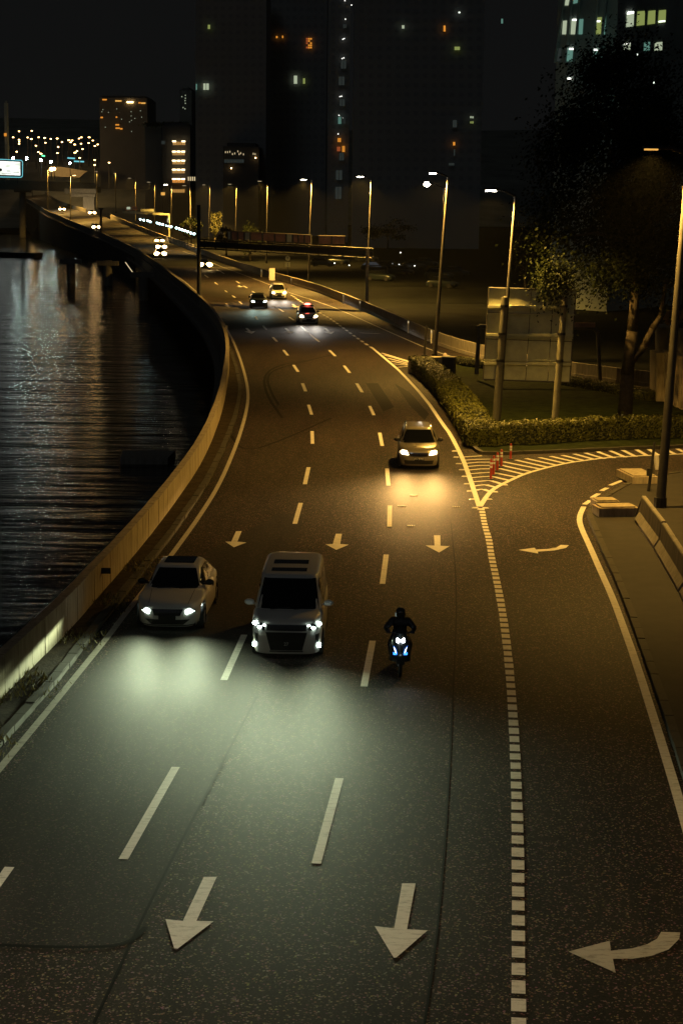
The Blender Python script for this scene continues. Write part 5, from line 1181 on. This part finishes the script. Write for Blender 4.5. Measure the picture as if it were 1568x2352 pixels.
# tall left-centre tower
t1 = bbox_block('apartment_tower', 'unlit tower with a green window near the top and a paired window lower', 448, 612, -60, 520)
dark_grid(t1, 452, 608, -30, 420, 9, 24, 520)
win(t1, 476.5, 483, 55, 66, 519, 'win_green'); win(t1, 466, 480, 190, 206, 519, 'win_pale', split=1); win(t1, 449, 453, 191, 206, 519, 'win_teal')
t2 = bbox_block('apartment_tower', 'unlit tower with orange and green lit windows in the upper centre', 618, 752, -60, 560)
dark_grid(t2, 622, 748, -30, 440, 8, 24, 560)
for a in ((633, 638, 81, 87, 'win_orange'), (647, 651, 80, 87, 'win_orange'), (674, 683, 172, 192, 'win_pale'), (695, 701, 178, 192, 'win_green')): win(t2, *a[:4], 559, a[4])
for j in range(5):
    for i in range(3): 
        if (i + j) % 4 != 3: win(t2, 703 + i * 4.6, 706.6 + i * 4.6, 86 + j * 5, 89.8 + j * 5, 559, 'win_orange' if i else 'win_red', frame=False)
t3 = bbox_block('stairwell_tower', 'dark slab tower with a vertical string of landing lights', 756, 806, -60, 480)
for x, y in ((1335, 145), (1326, 298), (1315, 303), (1322, 450), (1309, 455), (1305, 751), (1292, 753), (1285, 901), (1316, 922), (1278, 1047), (1383, 35), (1331, 0)):
    px, py = z5b(x, y); win(t3, px - .9, px + .9, py - .9, py + .9, 479, 'dot_white', 'landing_lamp', False)
for x, y, w_, h_, mt_ in ((1290, 940, 13, 30, 'win_teal'), (1325, 940, 10, 30, 'win_faint'), (1287, 1095, 14, 18, 'win_orange'), (1282, 1165, 14, 20, 'win_red'), (1320, 1165, 12, 26, 'win_orange'), (1305, 1225, 20, 32, 'win_faint'), (1285, 1370, 26, 40, 'win_faint'), (1280, 1510, 26, 50, 'win_faint'), (1310, 800, 22, 30, 'win_faint'), (1320, 500, 22, 36, 'win_faint'), (1330, 200, 14, 18, 'win_faint'), (1305, 630, 24, 36, 'win_faint')):
    x0, y0 = z5b(x - w_, y - h_); x1, y1 = z5b(x + w_, y + h_); win(t3, x0, x1, y0, y1, 479, mt_, split=1)
dark_grid(t3, 758, 804, -20, 440, 3, 26, 480)
t4 = bbox_block('apartment_tower', 'unlit tower right of centre with three small scattered lit windows', 815, 1115, -60, 430)
dark_grid(t4, 820, 1110, -30, 440, 14, 22, 430)
def z7(x, y): return (1700 + x * .6575) / 1.7417, y * .6575 / 1.7417
for x, y, w_, h_, mt_ in ((208, 72, 5, 4, 'win_white'), (118, 170, 6, 18, 'win_orange'), (195, 291, 18, 12, 'win_green'), (468, 125, 7, 16, 'win_teal'), (278, 710, 4, 6, 'win_pale'), (290, 711, 4, 6, 'win_pale'), (278, 742, 4, 6, 'win_green'), (290, 742, 4, 7, 'win_green'), (176, 872, 8, 12, 'win_orange'), (180, 750, 14, 24, 'win_faint'), (160, 997, 18, 9, 'win_faint'), (178, 925, 4, 20, 'win_faint')):
    x0, y0 = z7(x - w_, y - h_); x1, y1 = z7(x + w_, y + h_); win(t4, x0, x1, y0, y1, 429, mt_, frame=w_ > 6)
x0, y0 = 922, 56; win(t4, 922, 929, 56, 65, 429, 'win_pale')
# upper right office block
def office():
    Z = 190; root = thing('office_block', 'grey office block with cool lit windows behind the tree, top right', 'building', AY(1400, 600, Z)); root.location.z = 0
    A = [AY(1262, 640, Z + 6), AY(1395, 640, Z), AY(1640, 640, Z + 22)]
    zt = AY(1395, -60, Z).z; 
    for i in range(2):
        a, b = A[i], A[i + 1]; mb = MB(); mb.poly([Vector((a.x, a.y, 0)), Vector((b.x, b.y, 0)), Vector((b.x, b.y, zt)), Vector((a.x, a.y, zt))]); 
        nn = Vector((0, .6, 0)); mb.poly([p + nn for p in mb.v[:4]]); wpart(mb, 'wall', 'wall_grey', root)
    def on(i, x, y, off):
        a, b = A[i], A[i + 1]; d = (b - a); d.z = 0; nrm = Vector((d.y, -d.x, 0)).normalized(); p0 = a + nrm * off; r = ray(x, y); t = (p0 - CAMP).dot(nrm) / r.dot(nrm); return CAMP + r * t
    def quad(i, pts, mat, name, off=.05):
        mb = MB(); mb.poly([on(i, *p, off) for p in pts]); return wpart(mb, name, mat, root)
    def zq(i, l, mat, name='window', off=.05): return quad(i, [z7(*p) for p in l], mat, name, off)
    zq(0, [(850, -10), (848, 30), (870, 30), (878, -10)], 'win_pale'); zq(0, [(903, -10), (900, 20), (925, 15), (930, -10)], 'win_teal')
    for x, wd, mt_ in ((832, 28, 'win_pale'), (884, 34, 'win_pale'), (932, 28, 'win_teal'), (1040, 32, 'win_green'), (1080, 16, 'win_teal')):
        zq(0, [(x, 206), (x + wd - 4, 206), (x + wd + 2, 122 - (x - 830) * .1), (x + 6, 124 - (x - 830) * .1)], mt_)
    for x, wd, mt_ in ((796, 32, 'win_faint'), (860, 40, 'win_teal'), (1022, 28, 'win_teal'), (1062, 16, 'win_teal')):
        zq(0, [(x - 4, 370), (x + wd - 6, 370), (x + wd, 290), (x + 3, 290)], mt_)
    for x, y in ((908, 118), (888, 295), (1051, 126), (1036, 300), (878, 475)): 
        zq(0, [(x - 13, y + 5), (x + 13, y + 5), (x + 13, y - 5), (x - 13, y - 5)], 'dot_white', 'ceiling_lamp', .12)
    # fins
    for x0, x1 in ((845, 790), (893, 850), (940, 903), (1050, 1010), (1100, 1058)):
        a0, a1 = z7(x0 + 2, -20), z7(x1, 380); mb = MB(); mb.tube(on(0, *a0, .25), on(0, *a1, .25), .16, .16, 5); wpart(mb, 'fin', 'wall_grey', root)
    for x, wd, mt_ in ((1222, 46, 'win_pale'), (1286, 48, 'win_green'), (1352, 46, 'win_green'), (1416, 46, 'win_green')):
        dy = (x - 1222) * -.12; zq(1, [(x, 162 + dy), (x + wd, 156 + dy), (x + wd + 3, 66 + dy * .4), (x + 6, 70 + dy * .4)], mt_)
    zq(1, [(1228, 84), (1268, 80), (1270, 66), (1230, 69)], 'dot_white', 'ceiling_lamp', .1); zq(1, [(1420, 134), (1460, 130), (1460, 120), (1420, 124)], 'win_white', 'ceiling_lamp', .1)
    for x, wd, mt_ in ((1208, 40, 'win_pale'), (1330, 36, 'win_teal'), (1395, 46, 'win_pale')): zq(1, [(x, 306), (x + wd, 302), (x + wd + 2, 252), (x + 3, 256)], mt_)
    zq(1, [(1208, 268), (1248, 264), (1248, 258), (1208, 262)], 'dot_white', 'ceiling_lamp', .1)
    for x, y in ((1175, 633), (1209, 632), (1322, 638), (1290, 330), (1390, 500), (1075, 1100), (1095, 1245), (1411, 1352)):
        mb = MB(); zq(1 if x > 1115 else 0, [(x - 4, y + 5), (x + 4, y + 5), (x + 4, y - 5), (x - 4, y - 5)], 'win_white', 'small_lit_pane')
office()
light('POINT', 'office_spill', AY(1330, 150, 184), 60, (.5, 1, .85), None, radius=.5)
# lit stair tower
st = bbox_block('parking_tower', 'dark block with stacked warm lit gallery floors', 372, 436, 288, 690, 25, 'wall_dim')
def z2(x, y): return 258.4 + x * .1831, 287.1 + y * .1831
for y, mid in ((215, 0), (343, 1), (457, 1), (570, 1), (688, 1), (812, 0)):
    l, r = (757, 912) if y < 300 else (750, 905); x0, y0 = z2(l, y - 12); x1, y1 = z2(r, y + 34); win(st, x0, x1, y0, y1, 689, 'band_warm' if y != 688 else 'win_orange', 'gallery_glow', True, 6)  # emissive panels stand in for the lamplit gallery walls
    if y < 800:
        for x in ((772, 888) if not mid else (770, 828, 885)): a0, b0 = z2(x - 22, y - 22); a1, b1 = z2(x + 22, y - 7); win(st, a0, a1, b0, b1, 688, 'band_lamp', 'gallery_lamp', False)
x0, y0 = z2(945, 640); x1, y1 = z2(1045, 715)
for k in range(4): a0, b0 = z2(945 + k * 26, 645); a1, b1 = z2(957 + k * 26, 695); win(st, a0, a1, b0, b1, 686, 'lamp_dim', 'lit_window', False)
win(st, *z2(610, 195)[:1], z2(660, 0)[0], z2(0, 192)[1], z2(0, 238)[1], 689, 'win_faint'); win(st, z2(605, 0)[0], z2(660, 0)[0], z2(0, 838)[1], z2(0, 880)[1], 689, 'lamp_orange_dim')
# roof garden bush
for (x, wd) in ((350, 30), (385, 25), (415, 25)):
    mb = MB()
    for _ in range(260):
        c = AY(x + R.gauss(0, wd * .35), 285 + R.gauss(0, 2.6), 692); s_ = .5; a = Vector((R.gauss(0, 1), R.gauss(0, 1), R.gauss(0, 1))).normalized(); t1_ = a.orthogonal().normalized() * s_; t2_ = a.cross(t1_.normalized()) * s_ * .6; mb.poly([c - t1_, c + t2_, c + t1_, c - t2_])
    tag(mb.obj('roof_shrub', 'leaf_pale', origin=AY(x, 288, 692)), 'faint green roof shrub, %s on the dark block roof' % {350: 'leftmost', 385: 'middle', 415: 'rightmost'}[x], 'shrub', 'roof shrubs')
rb = bbox_block('low_block', 'dark low block carrying the roof shrubs left of the stair tower', 332, 371, 289, 695, 25, 'wall_dim')
# far tower with orange crown
ft = bbox_block('residential_tower', 'far tower with orange roofline lights and scattered dots', 228, 338, 224, 900, 40, 'wall_dim')
def z1(x, y): return x * .3662, 172.2 + y * .3662
for x, y, w_, mt_ in ((655, 152, 14, 'win_orange'), (742, 160, 20, 'lamp_orange_dim'), (815, 168, 20, 'lamp_warm'), (875, 172, 8, 'win_orange'), (898, 174, 14, 'lamp_orange_dim'), (738, 331, 14, 'win_orange'), (760, 335, 8, 'win_orange'), (735, 310, 12, 'win_orange'), (637, 264, 8, 'win_orange'), (730, 262, 5, 'win_orange')):
    px, py = z1(x, y); win(ft, px - w_ * .36, px + w_ * .36, py - 1.6, py + 1.6, 899, mt_, 'lit_window', False)
for x, y in ((645, 215), (680, 232), (822, 228), (822, 254), (824, 282), (812, 292), (880, 222), (888, 262), (825, 352), (845, 270), (732, 210), (762, 275), (660, 325), (638, 228)):
    px, py = z1(x, y); win(ft, px - .8, px + .8, py - .8, py + .8, 899, 'win_pale', 'lit_window', False)
et = bbox_block('residential_tower', 'slim dark tower with a short ladder of yellow windows', 412, 440, 205, 760, 30, 'wall_dim')
for x, y in ((1140, 133), (1162, 125), (1162, 143), (1160, 158), (1162, 175), (1148, 202), (1160, 209)):
    px, py = z1(x, y); win(et, px - 1, px + 1, py - 1.2, py + 1.2, 759, 'win_pale', 'lit_window', False)
# podium lights centre (520-590, 340-370)
pb = bbox_block('podium_block', 'low block with a row of tiny pale lamps under its eave', 512, 594, 336, 500, 25, 'wall_dim')
for x, y in ((395, 1190), (412, 1190), (430, 1187), (450, 1205), (468, 1200), (492, 1184), (502, 1205), (515, 1198), (536, 1207), (613, 1203), (628, 1206)):
    px, py = z5b(x, y); win(pb, px - .7, px + .7, py - 2.2, py + 2.2, 499, 'lamp_dim', 'eave_lamp', False)
for x, y in ((440, 1316), (631, 1235)): px, py = z5b(x, y); win(pb, px - 1.2, px + 1.2, py - 1.5, py + 1.5, 499, 'lamp_warm', 'lit_window', False)
win(pb, z5b(385, 0)[0], z5b(540, 0)[0], z5b(0, 1245)[1], z5b(0, 1275)[1], 499, 'win_faint', 'window', True, 6)
# row of houses with small lights behind the lot
hb = bbox_block('low_building', 'long low building behind the car park with an orange lit window bay', 846, 1030, 562, 440, 14)
win(hb, 867, 886, 574, 586, 439, 'win_orange', split=3); win(hb, 965, 975, 575, 588, 439, 'win_red', split=1); win(hb, 784, 845, 574, 577, 438, 'lamp_orange_dim', 'lit_strip', False)
for x, y in ((600, 1235), (650, 1190), (773, 1196), (802, 1231), (935, 1208), (612, 1266), (602, 1314), (1048, 1387), (1335, 1382), (1385, 1228), (1385, 1247), (1520, 1262), (98, 1181), (252, 1203), (787, 1070)):
    px, py = c4(x, y); b = AY(px, py, 300); r_ = thing('lot_lamp', 'tiny pale ground light among the parked cars', 'lamp', b - Vector((0, 0, .8)), 0, 'tiny lights in the dark car park'); mb = MB(); mb.ball((0, 0, .8), .1, 6, 4); mb.obj('lens', 'dot_white', r_); mb = MB(); mb.tube((0, 0, 0), (0, 0, .72), .04, .04, 5); mb.obj('post', 'dark_steel', r_)

# overpass with billboard
def overpass():
    Z = 690; root = thing('overpass', 'dark concrete overpass crossing the river and motorway at far left', 'overpass', AY(52, 545, Z))
    a = AY(-160, 428, Z); b = AY(222, 442, Z); L = (b - a).length; d = (b - a).normalized(); M = Matrix((d, Vector((0, 1, 0)), d.cross(Vector((0, 1, 0))))).transposed()
    mb = MB(); mb.box((a + b) / 2 + Vector((0, 6, 1.2)), (L, 12, 2.4), 0, M); wpart(mb, 'deck', 'concrete_dark', root)
    mb = MB(); mb.box((a + b) / 2 + Vector((0, 0, 3.0)), (L, .4, 1.3), 0, M); wpart(mb, 'deck_parapet', 'concrete_dark', root)
    for x, w_, yb, lab in ((52, 2.4, 545, 0),):
        t = AY(x, 430, Z + 5); bt = AY(x, yb, Z + 5); mb = MB(); mb.tube(bt, t, w_ / 2, w_ / 2, 14); mb.box(t - Vector((0, 0, 1)), (6, 4, 1.6)); wpart(mb, 'pier', 'concrete_dark', root)
    t = AY(205, 452, Z - 2); bt = AY(205, 488, Z - 2); mb = MB(); mb.box((t + bt) / 2, (4.3, 3, (t - bt).length)); mb.box(t + Vector((-2.2, 0, .8)), (9.5, 3, 1.4)); mb.box(t + Vector((-3.2, 0, 2.2)), (12.0, 3, 1.8)); wpart(mb, 'pier', 'concrete', root)
    light('SPOT', 'pier_light', AY(190, 492, Z - 14) - root.location, 3000, (1, .75, .4), root, 100, .7, .3, (.1, .9, .45))
    for i, (x, y) in enumerate(((30, 362.3), (61, 363), (94, 367), (117, 371), (161, 374))):
        p = AY(x, y, Z + 3); r_ = thing('overpass_lamp', 'white lamp on the overpass, %s from the left' % ['first', 'second', 'third', 'fourth', 'fifth'][i], 'lamp', p - Vector((0, 0, 6)), 0, 'lamps along the overpass')
        mb = MB(); mb.tube((0, 0, 0), (0, 0, 5.8), .15, .1, 6); mb.obj('pole', 'dark_steel', r_); mb = MB(); mb.ball((0, 0, 6), .42 if i < 4 else .34, 8, 6); mb.obj('lamp_globe', 'lamp_flood', r_)
overpass()
def billboard():
    Z = 684; root = thing('billboard', 'bright white backlit billboard with rounded teal rim on the overpass', 'billboard', AY(20, 406, Z)); TL, BR = (-60, 366), (50, 403)
    sl = .05
    q = [AY(-60, 402, Z), AY(49.5, 404.5, Z), AY(49.5, 368.5, Z), AY(-60, 364, Z)]
    mb = MB(); mb.poly(q + [p + Vector((0, .8, 0)) for p in q], [(0, 1, 2, 3), (7, 6, 5, 4), (0, 4, 5, 1), (1, 5, 6, 2), (2, 6, 7, 3), (3, 7, 4, 0)]); wpart(mb, 'case', 'black_plastic', root)
    e = [AY(-58, 399.5, Z - .1), AY(46.5, 402, Z - .1), AY(46.5, 371, Z - .1), AY(-58, 366.5, Z - .1)]; mb = MB(); mb.poly(e); wpart(mb, 'screen', 'billboard_face', root)
    mb = MB(); r = .14
    pts = [AY(-60, 404.5, Z - .2), AY(48, 406.5, Z - .2), AY(51.5, 404, Z - .2), AY(52, 371, Z - .2), AY(49, 367.5, Z - .2), AY(-60, 362, Z - .2)]
    for a, b in zip(pts, pts[1:]): mb.tube(a, b, r, r, 6)
    wpart(mb, 'rim_light', 'led_cyan', root)
    # faint print
    for x0, x1, y, mt_ in ((10, 24, 390, 'sign_back'), (16, 26, 393, 'sign_back'), (30, 44, 395, 'sign_back_red'), (4, 26, 397, 'sign_back')):
        mb = MB(); a = AY(x0, y, Z - .25); b = AY(x1, y + .6, Z - .25); mb.tube(a, b, .12, .12, 4); wpart(mb, 'print_line', mt_, root)
    mb = MB(); mb.ball(AY(1.5, 389, Z - .3), .6, 8, 6, (1, .2, 1)); wpart(mb, 'print_emblem', 'sign_back', root)
    mb = MB()
    for x in (-20, 10, 40): p = AY(x, 405, Z + .4); mb.tube(p, p - Vector((0, 0, 2.5)), .2, .2, 6)
    wpart(mb, 'leg', 'dark_steel', root)
billboard()

# hillside lamp field
lamps = [(165, 150), (347, 152), (392, 172), (485, 150), (560, 157), (637, 170), (717, 165), (778, 210), (862, 187), (888, 212), (905, 190), (937, 240), (1017, 230), (1020, 150), (1112, 222), (1118, 150), (1165, 190), (1190, 258), (1226, 240), (1302, 260), (940, 342), (965, 323), (720, 348), (730, 272), (480, 335), (512, 355), (210, 330), (1370, 468), (993, 165), (1188, 435), (1000, 410), (1188, 497), (450, 255), (570, 218), (1035, 298), (240, 75), (398, 70), (240, 180), (240, 205), (240, 232)]
H0 = None
for i, (x, y) in enumerate(lamps):
    px, py = x * .1831, 287.1 + y * .1831
    r = ray(px, py); sl = r.z / r.y; Yd = (11.5 + 96 - 8 - 12) / max(.05, (.12 - sl)); Yd = max(860, min(1500, Yd)); t = AY(px, py, Yd)
    if H0 is None:
        H0 = thing('hillside_lamp', 'small warm street lamp glowing on the far hillside at left', 'street lamp', t - Vector((0, 0, 12)), 0, 'street lamps on the far hillside')
        mb = MB(); mb.tube((0, 0, 0), (0, 0, 11.6), .35, .25, 6); mb.obj('pole', 'galvanised', H0); mb = MB(); mb.ball((0, 0, 12), .48, 8, 5, (1, 1, .5)); mb.obj('lamp_globe', 'lamp_warm', H0)
        index_children()
        H1 = None
    else:
        c = copy_tree(H0); c.location = t - Vector((0, 0, 12))
        if i in (2, 4, 6, 8, 11, 15, 20, 25): c.scale = (1.35, 1.35, 1.0)
for x, y in ((355, 200), (540, 255), (850, 230), (700, 330), (920, 280), (1035, 210), (680, 480), (640, 550)):
    px, py = x * .1831, 287.1 + y * .1831; light('POINT', 'hill_light', AY(px, py, 880), 220, (1, .6, .25), None, radius=1)
wl = MB(); 
q = [AY(112, 404, 870), AY(182, 407, 870), AY(200, 392, 870), AY(140, 382, 870), AY(112, 384, 870)]; wl.poly(q + [p + Vector((0, 3, 0)) for p in q], [(0, 1, 2, 3, 4), (9, 8, 7, 6, 5), (0, 5, 6, 1), (1, 6, 7, 2), (2, 7, 8, 3), (3, 8, 9, 4), (4, 9, 5, 0)])
tag(wl.obj('retaining_wall', 'concrete_warm', origin=q[0]), 'amber lit retaining wall on the hillside behind the overpass', 'wall')
light('SPOT', 'wall_light', AY(135, 385, 850), 9000, (1, .6, .2), None, 120, .6, .5, (.4, 1, -.2))
for (x, y), r_, lb in (((118, 388), 1.0, 'left of two bright floodlights on the lit wall'), ((124.5, 387), .8, 'right of two bright floodlights on the lit wall'), ((74, 427.5), 1.0, 'floodlight just under the overpass by the far crest')):
    p = AY(x, y, 850); t_ = thing('floodlight', 'glowing ' + lb, 'floodlight', p - Vector((0, 0, 5))); mb = MB(); mb.tube((0, 0, 0), (0, 0, 4.6), .2, .2, 6); mb.obj('pole', 'dark_steel', t_); mb = MB(); mb.ball((0, 0, 5), r_, 8, 6); mb.obj('lamp_globe', 'lamp_warm', t_)
for (x0, x1, y), mt_, lb in (((96, 103, 356.5), 'led_green', 'small green neon bar on the hillside'), ((155, 172, 362), 'led_cyan', 'upper thin cyan neon strip on a far roof'), ((170, 193, 369.5), 'led_cyan', 'lower long cyan neon strip on a far roof')):
    a = AY(x0, y, 900); b = AY(x1, y + 1, 900); mb = MB(); mb.tube(a, b, .35, .35, 5); tag(mb.obj('neon_strip', mt_, origin=a), lb, 'neon strip')
ob = bbox_block('chimney_stack', 'slim dark chimney rising at the far left edge', 8.5, 15, 235, 900, 4, 'wall_grey'); win(ob, 9, 15, 305, 312, 899, 'win_orange', 'lit_base', False)

mb = MB(); strip_prism(mb, FLs, -.9, -.62, -14, -.6); tag(mb.obj('reflection_screen', 'gap_dark'), 'added dark wall under the climbing road, screening reflections from the river', 'retaining wall')  # wall added to keep lights behind the deck from reflecting in the river
# lamps near the viewer, outside the picture
b = Vector((15.5, 27, 0)); lamp_post(b, b + Vector((0, 0, 13)), b + Vector((-1.4, 0, 13.3)), 'tall lamp post just outside the right edge near the viewer', 620, 'lamp_white', .16, size=125, blend_=.7)
b = Vector((-10.5, 21, .12)); lamp_post(b, b + Vector((0, 0, 13)), b + Vector((1.6, .4, 13.3)), 'tall lamp post beside the viewer on the left verge', 950, 'lamp_white', .16, size=120, blend_=.7)
nl = [o for o in bpy.data.objects if o.name.startswith('lamp_light') and o.parent and (o.parent.location - b).length < 1][0]
nl.data.color = (1, .82, .52); nl.rotation_euler = Vector((.22, 0, -1)).to_track_quat('-Z', 'Y').to_euler()

def scr(o):
    d = o.matrix_basis.translation - CAMP; return d.dot(CR) / d.dot(F)
for grp, txt in (('string of path lamps beyond the far barrier', 'small teal white path lamp beyond the barrier, %s from the left'), ('tiny lights in the dark car park', 'tiny pale ground light among the parked cars, %s from the left'), ('street lamps on the far hillside', 'small warm street lamp on the far hillside, %s from the left')):
    for k, o in enumerate(sorted([q for q in bpy.data.objects if q.get('group') == grp], key=scr)): o['label'] = txt % nth(k + 1)
for k, o in enumerate([q for q in bpy.data.objects if q.get('group') == 'road studs round the chevron nose']):
    o['label'] = 'small white road stud, %s along the left arm of the painted nose' % nth(k + 1) if k < 9 else ('small white road stud exactly at the tip of the painted nose' if k == 9 else 'small white road stud, %s up the right arm of the painted nose' % nth(k - 9))
hz = MB(); hz.box((0, 1050, 43), (3700, 2500, 119)); 
vm = bpy.data.materials.new('night_haze'); vm.use_nodes = True; nt = vm.node_tree; nt.nodes.remove(nt.nodes['Principled BSDF'])
pv = nt.nodes.new('ShaderNodeVolumePrincipled'); pv.inputs['Color'].default_value = (.9, .95, .92, 1); pv.inputs['Density'].default_value = .00006; pv.inputs['Anisotropy'].default_value = .4
nt.links.new(pv.outputs[0], nt.nodes['Material Output'].inputs['Volume']); MATS['night_haze'] = vm
tag(hz.obj('haze', 'night_haze'), kind='stuff')

def small_plate(px, py, w_, h_, lb, mt_):
    best = min(range(len(PAR)), key=lambda i: (PAR[i] - G(px, py + 70)).length if py > 1000 else (PAR[i] - G(px, py + 30)).length); p = PAR[best]; d = side_of(PAR, best)
    root = thing('wall_plate', lb, 'plate', p); q = p + d * .06 + Vector((0, 0, .78)); tdir = Vector((-d.y, d.x, 0)); mb = MB(); mb.box(q, (w_, .03, h_), 0); wpart(mb, 'plate', mt_, root)
    mb = MB(); mb.tube(q - Vector((0, 0, 0)), q - d * .08, .015, .015, 5); wpart(mb, 'bracket', 'dark_steel', root)
small_plate(262, 1295, .42, .17, 'small dark plate fixed to the parapet above the white saloon', 'dark_steel')
small_plate(506, 742, .5, .22, 'small amber reflector plate on the far bend of the parapet', 'worn_paint')
